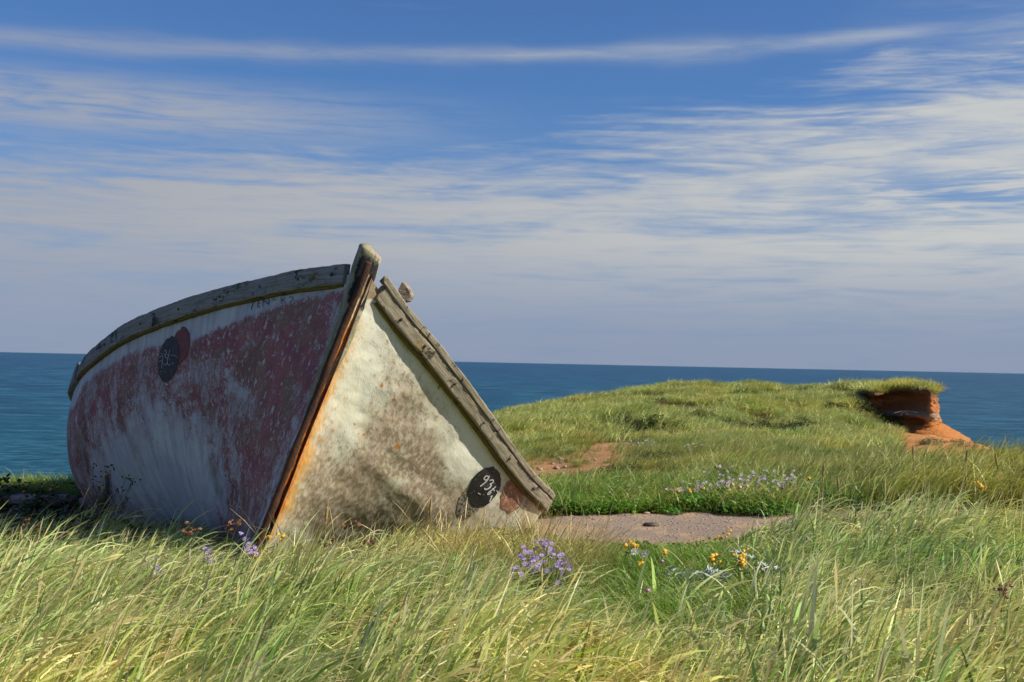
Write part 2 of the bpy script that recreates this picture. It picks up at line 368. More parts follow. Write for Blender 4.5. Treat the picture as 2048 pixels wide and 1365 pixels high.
def side(Gc, offv, left):
    n = len(Gc); g_ = crv(Gc, tu * (n - 1)); V = []
    s = np.linspace(0, 1, NV)[:, None]
    for i, t in enumerate(tu):
        T = t / joint
        K = STB + ax * (T * 2.45 if left else T * 2.45) + np.array([0, 0, .02])
        Gp = g_[i]
        mid_ = (Gp + K) / 2; e = min(T, 1) ** 1.4
        C = mid_ + e * offv
        a = (1 - s) ** 2 * Gp + 2 * s * (1 - s) * C + s ** 2 * K
        # blend the first stations into the stem line
        st = ST0 + (STB - ST0) * s
        f = min(t / .035, 1)
        if f < 1: a = st * (1 - f) + a * f
        V.append(a)
    return np.array(V)      # NU,NV,3
offL = np.array([-1.0, -.05, -.46]); offR = offL - 2 * offL.dot(bdir) * bdir
VL = side(GL, offL, True); VR = side(GR, offR * .95, False)
def normals(V):
    du = np.gradient(V, axis=0); dv = np.gradient(V, axis=1); return nrm(np.cross(du, dv))
NL_, NR_ = normals(VL), normals(VR)
if NL_[NU // 3, NV // 3].dot([-1, -1, 0]) < 0: NL_ = -NL_
if NR_[NU // 3, NV // 3].dot([1, -1, 0]) < 0: NR_ = -NR_
# dents, waviness of the old skin
pxL, pyL = proj(*[VL[..., k] for k in range(3)]); pxR, pyR = proj(*[VR[..., k] for k in range(3)])
VL += NL_ * ((fbm(pxL / 90, pyL / 140, 41) - .5) * .02 + (fbm(pxL / 20, pyL / 30, 42) - .5) * .003)[..., None]
def segd(px, py, x0, y0, x1, y1):
    dx, dy = x1 - x0, y1 - y0; L = dx * dx + dy * dy
    t = np.clip(((px - x0) * dx + (py - y0) * dy) / L, 0, 1)
    sg = ((px - x0) * dy - (py - y0) * dx) / math.sqrt(L)
    return np.hypot(px - x0 - t * dx, py - y0 - t * dy), sg, t
d_, sg, t_ = segd(pxR, pyR, 745, 930, 865, 1018)
crease = np.exp(-(d_ / 22.) ** 2) * .012
VR += NR_ * ((fbm(pxR / 110, pyR / 110, 43) - .5) * .042 + (fbm(pxR / 28, pyR / 28, 44) - .5) * .008 + crease)[..., None]
NL_, NR_ = normals(VL), normals(VR)
if NL_[NU // 3, NV // 3].dot([-1, -1, 0]) < 0: NL_ = -NL_
if NR_[NU // 3, NV // 3].dot([1, -1, 0]) < 0: NR_ = -NR_

def blobs(px, py, L): return np.clip(sum(a * np.exp(-((px - x) / rx) ** 2 - ((py - y) / ry) ** 2) for x, y, rx, ry, a in L), 0, 1.5)
# distance to stem in px
dst, _, tst = segd(pxL, pyL, 737, 520, 508, 1110)
dsr, _, tsr = segd(pxR, pyR, 737, 520, 508, 1110)
gy = np.interp(pxL, [150, 166, 200, 250, 320, 400, 500, 600, 713], [800, 752, 722, 690, 658, 628, 602, 582, 562])   # lower edge of rail
below = pyL - gy
wtop = np.interp(pxL, [160, 260, 330, 400, 500, 560, 640, 700], [12, 16, 30, 42, 26, 18, 12, 6])
red = .64 + .15 * sst(pxL, 380, 560) - .95 * sst(below, wtop + 14, wtop - 10) 
red = red - .85 * blobs(pxL, pyL, [(330, 930, 110, 95, 1.), (230, 930, 40, 60, .5), (380, 1010, 60, 60, .6)]) - .25 * blobs(pxL, pyL, [(480, 790, 35, 60, 1), (440, 770, 20, 30, .8), (560, 620, 60, 12, .9), (520, 640, 30, 60, .45), (310, 800, 30, 90, .7), (420, 720, 40, 25, .5)])
red = red - .30 * sst(dst, 60, 8) + .1 * blobs(pxL, pyL, [(620, 720, 60, 110, 1), (540, 700, 50, 60, 1)])
dark = blobs(pxL, pyL, [(214, 965, 12, 36, .75), (205, 1010, 26, 30, .6), (455, 985, 22, 60, .5), (430, 890, 30, 60, .35), (600, 820, 60, 140, .30), (180, 1050, 60, 26, .6)])
rustL = blobs(pxL, pyL, [(216, 955, 8, 14, .9)]) + np.exp(-(dst / 9.) ** 2) * .7
attL = dict(red=red, dark=dark, rust=rustL)
dirt = blobs(pxR, pyR, [(790, 870, 75, 70, .55), (700, 960, 120, 70, .55), (850, 935, 60, 50, .55), (620, 890, 40, 70, .3), (760, 1040, 170, 30, .6), (790, 740, 28, 70, .3), (880, 1000, 90, 50, .45), (1050, 990, 40, 50, .6), (610, 1010, 60, 50, .4), (745, 610, 18, 20, .2), (830, 800, 40, 40, .35)])
dirt = dirt - blobs(pxR, pyR, [(935, 925, 42, 30, .55), (800, 962, 34, 10, .4), (690, 700, 40, 90, .3), (965, 900, 30, 50, .3), (700, 810, 28, 60, .3)])
wR = np.interp(dsr, [0, 9, 26, 46, 80], [1.35, 1.05, .58, .22, 0]) * np.interp(pyR, [560, 640, 720, 1000, 1090], [.25, .6, 1, 1, .7])
spots = blobs(pxR, pyR, [(761, 770, 4, 6, 1.1), (786, 799, 5, 5, 1.2), (794, 892, 7, 7, 1.2), (728, 870, 4, 5, 1), (708, 848, 3, 3, 1), (812, 684, 4, 5, .9), (760, 712, 3, 5, .8), (670, 716, 5, 4, .6), (690, 950, 20, 3, .5), (640, 990, 25, 3, .4), (1010, 870, 6, 14, .7), (988, 820, 5, 16, .6), (870, 950, 10, 4, .4)])
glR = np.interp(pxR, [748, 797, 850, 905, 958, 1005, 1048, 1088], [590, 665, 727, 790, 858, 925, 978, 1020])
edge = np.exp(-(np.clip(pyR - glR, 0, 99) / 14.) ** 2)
attR = dict(dirt=dirt, rust=wR, spot=spots, edge=edge)
hole = blobs(pxR, pyR, [(790, 979, 6, 6, 1.2)])
attR['hole'] = hole
uvL = np.stack([pxL / 500, pyL / 500], -1).reshape(-1, 2); uvR = np.stack([pxR / 500, pyR / 500], -1).reshape(-1, 2)
# uv from arc length so hidden parts do not smear
def arcuv(V):
    a = np.cumsum(np.r_[0, np.linalg.norm(np.diff(V[:, NV // 3], axis=0), axis=1)]); s = np.cumsum(np.linalg.norm(np.diff(V, axis=1, prepend=V[:, :1]), axis=2), axis=1)
    return np.stack([np.repeat(a[:, None], V.shape[1], 1), s], -1).reshape(-1, 2)
uvL, uvR = arcuv(VL), arcuv(VR)

m_hl, g, b = mat('flaking_red_paint')
uv = g.new('ShaderNodeUVMap').outputs[0]
na = g.noise(g.vec(uv, (3.6, 2.6, 1)), 2.0, 9, .70, .6); nb = g.noise(g.vec(uv, (17, 10, 1)), 1.3, 9, .76, .15)
nc = g.noise(g.vec(uv, (1, 1, 1), (5, 2, 0)), 3., 5, .55, .8); nd = g.noise(g.vec(uv, (75, 48, 1)), 1.2, 5, .75, .1)
ne = g.noise(g.vec(uv, (70, 70, 1)), 1.5, 4, .7); nv = g.noise(g.vec(uv, (14, 1.6, 1)), 1.2, 6, .65, .2)
pat = g.add(g.add(g.mul(na, .40), g.mul(nb, .38)), g.mul(nd, .22))
lev = g.add(g.sub(pat, .5), g.mul(g.sub(g.attr('red'), .50), .20))
rmask = g.ss(lev, -.022, .020, 0, .92)
redc = g.mix(g.ss(nc, .40, .62), (.33, .095, .098), (.255, .135, .092)); redc = g.mix(g.ss(na, .45, .62, 0, .6), redc, (.18, .050, .066))
redc = g.mix(g.ss(nd, .50, .66, 0, .45), redc, (.33, .17, .20))
wht = g.mix(g.ss(nc, .35, .65), (.56, .60, .62), (.46, .48, .55)); wht = g.mix(g.ss(nv, .45, .65, 0, .55), wht, (.30, .27, .32))
wht = g.mix(g.ss(ne, .55, .70, 0, .35), wht, (.20, .17, .18))
half = g.mix(g.ss(lev, -.09, -.015, 0, .55), wht, (.34, .22, .26))
cL = g.mix(rmask, half, redc)
cL = g.mix(g.mul(g.ss(nb, .55, .60), g.ss(na, .38, .56, .25, .95)), cL, (.50, .53, .57))
cL = g.mix(g.ss(nd, .60, .72, 0, .45), cL, (.44, .42, .48))
cL = g.mix(g.ss(g.noise(g.vec(uv, (1, .7, 1), (9, 3, 0)), 2.5, 5, .6), .56, .70, 0, .5), cL, (.115, .085, .045))
cL = g.mix(g.ss(g.add(g.attr('dark'), g.mul(g.sub(pat, .5), 2.0)), .35, .9, 0, .92), cL, (.022, .014, .014))
cL = g.mix(g.ss(g.add(g.attr('rust'), g.mul(g.sub(nb, .5), 1.4)), .45, .9, 0, .9), cL, (.13, .045, .018))
# straight panel seams in the fibreglass sheathing
g.l.new(cL, b.inputs['Base Color']); b.inputs['Roughness'].default_value = .72; b.inputs['Specular IOR Level'].default_value = .25
g.l.new(g.bump(g.add(g.mul(rmask, .7), g.add(g.mul(nd, .8), nb)), .45, .004), b.inputs['Normal'])

m_hr, g, b = mat('grimy_white_paint')
uv = g.new('ShaderNodeUVMap').outputs[0]
na = g.noise(uv, 4.2, 9, .66, .12); nb = g.noise(uv, 21, 9, .74, .08); nd = g.noise(uv, 85, 5, .7); nc = g.noise(g.vec(uv, (1, 1, 1), (4, 7, 0)), 2.2, 5, .6)
ns = g.noise(g.vec(uv, (1, .30, 1), (2, 0, 0), (0, 0, R(18))), 20, 6, .65)
c0 = g.mix(nc, (.74, .745, .65), (.62, .62, .53))
c0 = g.mix(g.ss(nc, .52, .64, 0, .45), c0, (.74, .70, .50))
dv = g.attr('dirt')
lv = g.add(g.add(g.mul(na, .55), g.mul(nb, .30)), g.mul(nd, .15))
film = g.mix(g.ss(nc, .4, .6), (.36, .30, .19), (.38, .28, .20))
c0 = g.mix(g.ss(g.add(g.sub(lv, .5), g.mul(dv, .46)), -.03, .30, 0, .86), c0, film)
c0 = g.mix(g.ss(g.add(g.sub(nb, .5), g.mul(dv, .16)), .075, .16, 0, .62), c0, (.20, .155, .10))
c0 = g.mix(g.mul(g.ss(nd, .60, .68, 0, .8), g.ss(na, .35, .6)), c0, (.13, .11, .075))
c0 = g.mix(g.mul(g.ss(ns, .66, .70, 0, .8), g.ss(na, .42, .55)), c0, (.11, .09, .06))
c0 = g.mix(g.mul(g.ss(nb, .50, .40), g.ss(dv, .25, .8, 0, .55)), c0, (.66, .62, .60))
ru = g.add(g.attr('rust'), g.mul(g.sub(g.add(g.mul(nb, .6), g.mul(na, .4)), .5), 2.0))
c0 = g.mix(g.ss(ru, .18, .62, 0, .8), c0, (.62, .33, .065)); c0 = g.mix(g.ss(ru, .58, .92, 0, .95), c0, (.48, .135, .018)); c0 = g.mix(g.ss(ru, .98, 1.2, 0, .9), c0, (.10, .035, .015))
c0 = g.mix(g.ss(g.add(g.attr('spot'), g.mul(g.sub(nb, .5), 1.)), .35, .8, 0, .9), c0, (.42, .17, .03))
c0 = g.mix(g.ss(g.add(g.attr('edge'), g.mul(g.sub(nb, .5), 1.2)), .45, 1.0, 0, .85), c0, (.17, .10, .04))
c0 = g.mix(g.ss(g.attr('hole'), .5, .9), c0, (.45, .42, .25))
g.l.new(c0, b.inputs['Base Color']); b.inputs['Roughness'].default_value = .62; b.inputs['Specular IOR Level'].default_value = .3
g.l.new(g.bump(g.add(nb, g.mul(nd, .8)), .5, .006), b.inputs['Normal'])

boat = empty('fishing_boat', (-1.2, 7.6, .2), label='derelict wooden fishing boat heeled over in the grass, one side flaking red, the other white', cat='boat')
def bpart(o):
    o.parent = boat; o.matrix_parent_inverse = Matrix.Translation(-boat.location); return o
def hullside(V, m, att, uv, flip, nm):
    q = gridq(NU, NV)
    if flip: q = q[:, ::-1]
    return bpart(mesh_np(nm, V.reshape(-1, 3), q, m, attrs={k: v.ravel() for k, v in att.items()}, uv=uv))
def facing(V, N): # does gridq winding agree with outward N?
    a, b_, c_ = V[100, 100], V[101, 100], V[101, 101]; return np.cross(b_ - a, c_ - a).dot(N[100, 100]) > 0
hL = hullside(VL, m_hl, attL, uvL, not facing(VL, NL_), 'hull_side'); hR = hullside(VR, m_hr, attR, uvR, not facing(VR, NR_), 'hull_side')
hL['label'] = 'shaded side of the hull with red paint flaking to white'
hR['label'] = 'sunlit side of the hull with grimy white paint'
# inner skin, transom, frames
m_in, g, b = mat('inner_planking'); uv = g.new('ShaderNodeNewGeometry').outputs['Position']
nn = g.noise(uv, 8, 6, .65); g.l.new(g.mix(g.ss(nn, .4, .6), (.22, .05, .035), (.25, .22, .18)), b.inputs['Base Color']); b.inputs['Roughness'].default_value = .8
for V, N in ((VL, NL_), (VR, NR_)):
    st = slice(None, None, 10); Vi = (V - N * .035)[st, st]
    bpart(mesh_np('inner_skin', Vi.reshape(-1, 3), gridq(*Vi.shape[:2]), m_in))
tr = np.concatenate([VL[-1, ::6], VR[-1, ::6][::-1]]); cc_ = tr.mean(0)
Vt = np.stack([tr, (tr + cc_) / 2, np.repeat(cc_[None], len(tr), 0)]) ; bpart(mesh_np('transom', Vt.reshape(-1, 3), gridq(3, len(tr), closed=True), m_in, smooth=False))

# weathered wood material
def wood(name, c1, c2, dk_=.5, lich=.5):
    m, g, b = mat(name); uv = g.new('ShaderNodeUVMap').outputs[0]
    gr = g.noise(g.vec(uv, (2.5, 75, 1)), 1.2, 7, .7, .6); gr2 = g.noise(g.vec(uv, (6, 190, 1)), 1, 4, .6, .3)
    n1 = g.noise(uv, 7, 6, .65, .3); n2 = g.noise(uv, 34, 6, .7); n3 = g.noise(g.vec(uv, (1, 1, 1), (3, 9, 0)), 4.2, 6, .6)
    c = g.mix(g.ss(gr, .35, .65), c1, c2); c = g.mix(g.ss(gr2, .56, .66, 0, .75), c, (.045, .038, .03))
    c = g.mix(g.ss(g.add(n1, g.mul(g.sub(n2, .5), .5)), .60 - .06 * dk_, .66, 0, .9), c, (.022, .021, .021))
    c = g.mix(g.ss(g.add(n3, g.mul(g.sub(n2, .5), .7)), .62, .70, 0, lich), c, (.26, .17, .035))
    c = g.mix(g.ss(n2, .60, .68, 0, .5), c, (.30, .30, .26))
    g.l.new(c, b.inputs['Base Color']); b.inputs['Roughness'].default_value = .85; b.inputs['Specular IOR Level'].default_value = .2
    g.l.new(g.bump(g.add(g.add(gr, gr2), n2), .8, .006), b.inputs['Normal'])
    return m
m_w1 = wood('grey_weathered_wood', (.20, .205, .20), (.34, .34, .32), .9, .5)
m_w2 = wood('sunbleached_wood', (.22, .19, .14), (.36, .32, .25), .3, .6)
m_wy = wood('stained_batten_wood', (.12, .085, .02), (.20, .15, .035), .5, .6)

def sweep(name, pts, outs, ups, w, h, m, nseg=80, rough=.006, seed=1, ends=True, child_of=None, t0=0., t1=1., taper=None):
    """rect bar with rounded, slightly ragged edges; pts = centre of the inner face's line; w thickness along outs, h height along ups"""
    pts = np.asarray(pts, float); n = len(pts); t = np.linspace(t0 * (n - 1), t1 * (n - 1), nseg)
    C = crv(pts, t); O = nrm(crv(outs, t)); T = nrm(np.gradient(C, axis=0)); U = crv(ups, t); U = nrm(U - (U * T).sum(1, keepdims=True) * T); O = nrm(O - (O * T).sum(1, keepdims=True) * T - (O * U).sum(1, keepdims=True) * U)
    arc = np.cumsum(np.r_[0, np.linalg.norm(np.diff(C, axis=0), axis=1)])
    # profile (o,u)
    c = .14; pr = []
    for a, bb in [(0, -1), (0, -.5), (0, 0), (0, .5), (0, 1), (c, 1 + .0), (.5, 1), (1 - c, 1), (1, 1 - c * w / h * 2), (1, .6), (1, .3), (1, 0), (1, -.3), (1, -.6), (1, -1 + c * w / h * 2), (1 - c, -1), (.5, -1), (c, -1)]: pr.append((a, bb))
    pr = np.array(pr); k = len(pr); V = []; UV = []
    per = np.cumsum(np.r_[0, np.hypot(np.diff(pr[:, 0]) * w, np.diff(pr[:, 1]) * h / 2)])
    for i in range(nseg):
        sc = 1 if taper is None else np.interp(i / (nseg - 1), *taper)
        a_ = arc[i]; jit = (fbm(np.full(k, a_ * 9), per * 30, seed, 3) - .5) * rough * 2 + (fbm(np.full(k, a_ * 45), per * 60, seed + 5, 2) - .5) * rough
        V.append(C[i] + O[i] * ((pr[:, 0] * w)[:, None] * 1) * sc + U[i] * (pr[:, 1] * h / 2)[:, None] * sc + O[i] * (jit * (pr[:, 0] > .5))[:, None] + U[i] * (jit * np.sign(pr[:, 1]) * (np.abs(pr[:, 1]) > .9))[:, None])
        UV.append(np.stack([np.full(k, a_ + seed * 3.1), per], -1))
    V = np.array(V); q = gridq(nseg, k, closed=True); V2 = V.reshape(-1, 3); UV = np.concatenate(UV)
    nv = len(V2)
    caps = []
    for ring, base in ((V[0], 0), (V[-1], (nseg - 1) * k)):
        cidx = len(V2); V2 = np.vstack([V2, ring.mean(0)]); UV = np.vstack([UV, UV[base]])
        for j in range(k):
            aa, bb = base + j, base + (j + 1) % k
            caps.append((aa, bb, cidx, cidx))
    q = np.vstack([q, np.array(caps)[:, [0, 1, 2, 3]]])
    me_q = [tuple(dict.fromkeys(f)) for f in q.tolist()]
    me = bpy.data.meshes.new(name); me.from_pydata(V2.tolist(), [], me_q)
    l = me.uv_layers.new(name='UVMap')
    vi = np.empty(len(me.loops), np.int32); me.loops.foreach_get('vertex_index', vi); l.data.foreach_set('uv', UV[vi].astype(np.float32).ravel())
    me.polygons.foreach_set('use_smooth', np.ones(len(me.polygons), bool)); me.materials.append(m)
    bm = bmesh.new(); bm.from_mesh(me); bmesh.ops.recalc_face_normals(bm, faces=bm.faces); bm.to_mesh(me); bm.free()
    o = bpy.data.objects.new(name, me); link(o); return bpart(o)

nG = len(GL); iL = np.round(np.linspace(0, NU - 1, nG)).astype(int)
outL = NL_[np.minimum(np.maximum(iL, 12), NU - 2), 3]; outR = NR_[np.minimum(np.maximum(np.round(np.linspace(0, NU - 1, len(GR))).astype(int), 12), NU - 2), 3]
secL = nrm(VL[np.clip(iL, 12, NU - 1), 0] - VL[np.clip(iL, 12, NU - 1), 20]); iR = np.round(np.linspace(0, NU - 1, len(GR))).astype(int)
secR = nrm(VR[np.clip(iR, 12, NU - 1), 0] - VR[np.clip(iR, 12, NU - 1), 20])
e1 = 3.2 / (nG - 1)
up_ = np.array([0, 0, 1.])
n1_ = nG - 1
# left rail: three planks with butt joints, then the battens below them
sweep('rail_plank', GL - outL * .005, outL, secL, .042, .118, m_w1, 90, .005, 1, t0=.012, t1=5.12 / n1_)
sweep('rail_plank', GL - outL * .005, outL, secL, .040, .112, m_w1, 60, .007, 2, t0=5.16 / n1_, t1=7.1 / n1_)
sweep('rail_plank', GL - outL * .005, outL, secL, .050, .155, m_w1, 60, .007, 3, t0=7.08 / n1_, t1=1.)
sweep('batten', GL - secL * .067, outL, secL, .022, .020, m_wy, 90, .003, 4, t0=.012, t1=4.3 / n1_)
sweep('batten', GL - secL * .064, outL, secL, .022, .022, m_wy, 60, .003, 5, t0=4.25 / n1_, t1=7.05 / n1_)
# right rail: outer plank, upper cap plank, batten
r1 = 7.08 / (len(GR) - 1)
sweep('rail_plank', GR - outR * .005 - secR * .004, outR, secR, .050, .090, m_w2, 110, .0035, 6, t0=.012, t1=r1)
sweep('rail_plank', GR - outR * .005 - secR * .004, outR, secR, .050, .10, m_w2, 40, .004, 16, t0=r1 + .005, t1=1.)
sweep('cap_plank', GR + secR * .066 + outR * .012, outR, secR, .040, .044, m_w2, 110, .004, 7, t0=.006, t1=r1)
sweep('batten', GR - secR * .064, outR, secR, .026, .024, m_wy, 90, .003, 8, t0=.015, t1=r1)
# sub-deck beam inside on the left rail, foredeck piece in faded red
fd_ = np.array([GL[0] + [.03, .1, .02], GR[0] + [0, .1, 0.0], GR[1] + [-.05, .08, .0], GL[1] + [.06, .1, -.02]])
m_red, g, b = mat('faded_red_paint'); n_ = g.noise(g.new('ShaderNodeNewGeometry').outputs['Position'], 30, 5, .6)
g.l.new(g.mix(g.ss(n_, .4, .6), (.30, .045, .03), (.16, .06, .04)), b.inputs['Base Color']); b.inputs['Roughness'].default_value = .8
def solid_poly(name, top, th, m, up3=(0, 0, 1)):
    top = np.asarray(top, float); n = len(top); V = np.vstack([top, top - np.array(up3) * th])
    me = bpy.data.meshes.new(name); me.from_pydata(V.tolist(), [], [tuple(range(n)), tuple(range(2 * n - 1, n - 1, -1))] + [(i, i + n, (i + 1) % n + n, (i + 1) % n) for i in range(n)])
    me.materials.append(m); bm = bmesh.new(); bm.from_mesh(me); bmesh.ops.recalc_face_normals(bm, faces=bm.faces)
    bmesh.ops.bevel(bm, geom=bm.edges[:], offset=min(th * .2, .0025), segments=2, affect='EDGES'); bm.to_mesh(me); bm.free()
    l = me.uv_layers.new(name='UVMap')
    for lp in me.loops: v = me.vertices[lp.vertex_index].co; l.data[lp.index].uv = (v.x * 1.3 + v.y, v.z + v.x * .2)
    o = bpy.data.objects.new(name, me); link(o); return bpart(o)
solid_poly('breasthook', fd_, .05, m_red)
# stem post
sdir = nrm(ST0 - ST1)
fr = nrm(np.cross(sdir, bdir)); fr = fr if fr[1] < 0 else -fr; fr = nrm(fr + .10 * np.array([1, 0, 0])); fr = nrm(fr - fr.dot(sdir) * sdir); rg = nrm(np.cross(fr, sdir))
if rg[0] < 0: rg = -rg
m_st, g, b = mat('lichened_stem_paint'); uv = g.new('ShaderNodeUVMap').outputs[0]
n1 = g.noise(uv, 9, 6, .65, .3); n2 = g.noise(uv, 45, 6, .7); hm = g.attr('hgt'); blk = g.attr('blk')
c = g.mix(g.ss(n1, .4, .6), (.42, .41, .33), (.26, .24, .14)); c = g.mix(g.ss(n2, .5, .62, 0, .8), c, (.15, .13, .05)); c = g.mix(g.ss(n2, .35, .25, 0, .8), c, (.55, .55, .46))
c = g.mix(g.ss(g.add(blk, g.mul(g.sub(n2, .5), 1.)), .35, .7), c, (.012, .012, .014)); c = g.mix(g.ss(g.add(g.attr('rst'), g.mul(g.sub(n2, .5), 1.2)), .5, 1.), c, (.30, .10, .025))
g.l.new(c, b.inputs['Base Color']); b.inputs['Roughness'].default_value = .85; g.l.new(g.bump(g.add(n1, n2), .8, .008), b.inputs['Normal'])
top_ = np.array(P(740, 507, 7.03)); NS = 90; V = []; H = []; BL = []; RS = []; UVs = []
base_ = STB + np.array([0, .02, 0]); Ls = np.linalg.norm(top_ - base_)
# section: wedge - a narrow flat nose with cheeks opening backwards
for i in range(NS + 6):
    s = min(i, NS) / NS; Cp = base_ + (top_ - base_) * s
    wide = np.interp(s, [0, .5, .64, .74, .88, 1], [.014, .020, .044, .062, .071, .070]); nose = np.interp(s, [0, .5, .64, .74, .88, 1], [.012, .016, .030, .042, .051, .052]); dep = np.interp(s, [0, .7, .9, 1], [.05, .07, .13, .15])
    shr = 1.; lift = 0
    if i > NS: k_ = (i - NS) / 6; shr = math.cos(k_ * math.pi / 2) * .999 + .001; lift = math.sin(k_ * math.pi / 2) * .028
    pr = [(-nose, 0), (-nose * .5, .004), (0, .006), (nose * .5, .004), (nose, 0), ((nose + wide) / 2, -dep * .3), (wide, -dep * .6), (wide, -dep), (wide * .5, -dep * 1.02), (0, -dep * 1.03), (-wide * .5, -dep * 1.02), (-wide, -dep), (-wide, -dep * .6), (-(nose + wide) / 2, -dep * .3)]
    for j, (a, f_) in enumerate(pr):
        jit = (fbm(np.array([s * 60.]), np.array([j * 2.]), 77, 3)[0] - .5) * .008
        V.append(Cp + rg * .022 * math.exp(-((s - .8) / .16) ** 2) + rg * a * shr * 1.05 + rg * jit * np.sign(a) + fr * ((f_ + dep * .5) * shr - dep * .5 + .012) + sdir * lift + sdir * (a * -.25 * (s > .95)))
        H.append(s); UVs.append((s * Ls, j * .03))
        front = 1 if j <= 5 else (.3 if j in (6, 13) else 0)
        BL.append(front * (math.exp(-((s - .955) / .040) ** 2) * 1.1 + math.exp(-((s - .88) / .036) ** 2) * 1.1) * (1.0 if j >= 1 and j < 6 else .5))
        RS.append(math.exp(-((a) / .02) ** 2) * (s < .85) * .8 + (.7 if s > .99 and a > .02 else 0))
ns_ = 14; o = mesh_np('stem_post', V, gridq(NS + 6, ns_, closed=True), m_st, attrs=dict(hgt=H, blk=BL, rst=RS), uv=UVs)
bm = bmesh.new(); bm.from_mesh(o.data); bmesh.ops.recalc_face_normals(bm, faces=bm.faces); bm.to_mesh(o.data); bm.free(); bpart(o)
# rusted stem iron (round-faced bar)
m_ru, g, b = mat('rusted_iron'); uv = g.new('ShaderNodeUVMap').outputs[0]
n1 = g.noise(g.vec(uv, (3, 10, 1)), 3, 6, .65); n2 = g.noise(uv, 60, 6, .7)
c = g.mix(g.ss(n1, .38, .62), (.022, .011, .009), (.075, .026, .012)); c = g.mix(g.ss(n2, .55, .70, 0, .8), c, (.30, .09, .018)); c = g.mix(g.ss(g.attr('low'), .15, .9, 0, .3), c, (.13, .045, .012))
g.l.new(c, b.inputs['Base Color']); b.inputs['Roughness'].default_value = .8; g.l.new(g.bump(g.add(n1, n2), .9, .006), b.inputs['Normal'])
NI = 120; V = []; UVs = []; LW = []
it = np.array(P(738, 524, 6.93)); ib = np.array(P(508, 1110, 7.04))
for i in range(NI):
    s = i / (NI - 1); Cp = it + (ib - it) * s + fr * (.004 * math.sin(s * 23)) + rg * .003 * math.sin(s * 17)
    r_ = .019 + .002 * math.sin(s * 40) + .0015 * random.random()
    for j in range(10):
        a = j / 10 * 2 * math.pi; V.append(Cp + rg * r_ * math.cos(a) + fr * r_ * .75 * math.sin(a)); UVs.append((s * 1.7, j * .012)); LW.append(s)
o = mesh_np('stem_iron', V, gridq(NI, 10, closed=True), m_ru, attrs=dict(low=LW), uv=UVs)
bm = bmesh.new(); bm.from_mesh(o.data)
bm.verts.ensure_lookup_table(); bm.faces.new([bm.verts[j] for j in range(10)]); bmesh.ops.recalc_face_normals(bm, faces=bm.faces); bm.to_mesh(o.data); bm.free(); bpart(o)
# cleat block on the far rail with its rusty bolt
vd = nrm(np.array(P(808, 585, 7.6)) - np.array(CAM))
blk_ = [np.array(P(x, y, 7.55)) for x, y in [(796, 580), (804, 564), (811, 571), (820, 584), (821, 594), (815, 603), (800, 606)]]
ck = solid_poly('cleat_block', [p for p in blk_], .06, m_w2, up3=(-.3, -.95, 0))
cb_ = np.array(P(809, 577, 7.545)) - np.array([0, -.0, 0])
bo = bpy.data.meshes.new('bolt'); bm = bmesh.new(); bmesh.ops.create_cone(bm, cap_ends=True, segments=10, radius1=.010, radius2=.008, depth=.02); bm.to_mesh(bo); bm.free(); bo.materials.append(m_ru)
bo_ = bpy.data.objects.new('bolt', bo); link(bo_); bo_.matrix_world = Matrix.Translation(Vector(cb_) + Vector((.012, .050, 0))) @ Matrix.Rotation(R(90), 4, 'X'); bpart(bo_)
bo_.matrix_parent_inverse = Matrix.Translation(-boat.location)

# ---- painted marks, laid on the hull skin
def bvh_of(o):
    return BVHTree.FromPolygons([v.co.copy() for v in o.data.vertices], [tuple(p.vertices) for p in o.data.polygons])
bvL, bvR = bvh_of(hL), bvh_of(hR)
def onhull(bv, px, py, lift):
    v = (fwd * F + rt * (px - CX) + up * (CY - py)).normalized(); h = bv.ray_cast(CAM, v)
    if h[0] is None: return None
    n = h[1] if h[1].dot(v) < 0 else -h[1]
    return h[0] + n * lift
def flakemat(name, col, chip, thr=.62, sc=40):
    m, g, b = mat(name); p = g.new('ShaderNodeNewGeometry').outputs['Position']; n = g.noise(p, sc, 6, .7, .4)
    g.l.new(g.mix(g.ss(n, thr, thr + .03, 0, .85), col, chip), b.inputs['Base Color']); b.inputs['Roughness'].default_value = .55
    g.l.new(g.bump(n, .3, .003), b.inputs['Normal']); return m
m_bk = flakemat('black_paint', (.012, .013, .016), (.18, .17, .16), .605)
m_bk2 = flakemat('worn_black_paint', (.022, .018, .018), (.30, .27, .22), .47, 60)
m_rp = flakemat('red_oval_paint', (.20, .028, .030), (.07, .03, .03), .52)
m_rp2 = flakemat('faded_maroon_paint', (.24, .09, .06), (.38, .34, .26), .54)
m_wp = flakemat('chalky_white_paint', (.55, .57, .58), (.10, .10, .10), .64, 120)
m_wg = flakemat('faded_grey_paint', (.34, .36, .38), (.06, .06, .06), .56, 150)
m_dk = flakemat('dark_lettering_paint', (.05, .05, .055), (.30, .30, .30), .56, 90)
def patch(name, bv, cx, cy, rx, ry, ang, m, lift=.003, rag=.05, seed=1, child=None):
    V = []; nr, na_ = 9, 64
    ca, sa = math.cos(R(ang)), math.sin(R(ang))
    for i in range(nr):
        for j in range(na_):
            th = j / na_ * 2 * math.pi
            k = 1 + rag * (2 * fbm(np.array([math.cos(th) * 4 + 9]), np.array([math.sin(th) * 4 + 9]), seed, 4)[0] - 1)
            r_ = max(i / (nr - 1), .004) * k; a, b_ = rx * r_ * math.cos(th), ry * r_ * math.sin(th)
            p = onhull(bv, cx + a * ca - b_ * sa, cy + a * sa + b_ * ca, lift); V.append(p if p is not None else V[-1])
    o = mesh_np(name, V, gridq(nr, na_, closed=True), m); bpart(o)
    return o
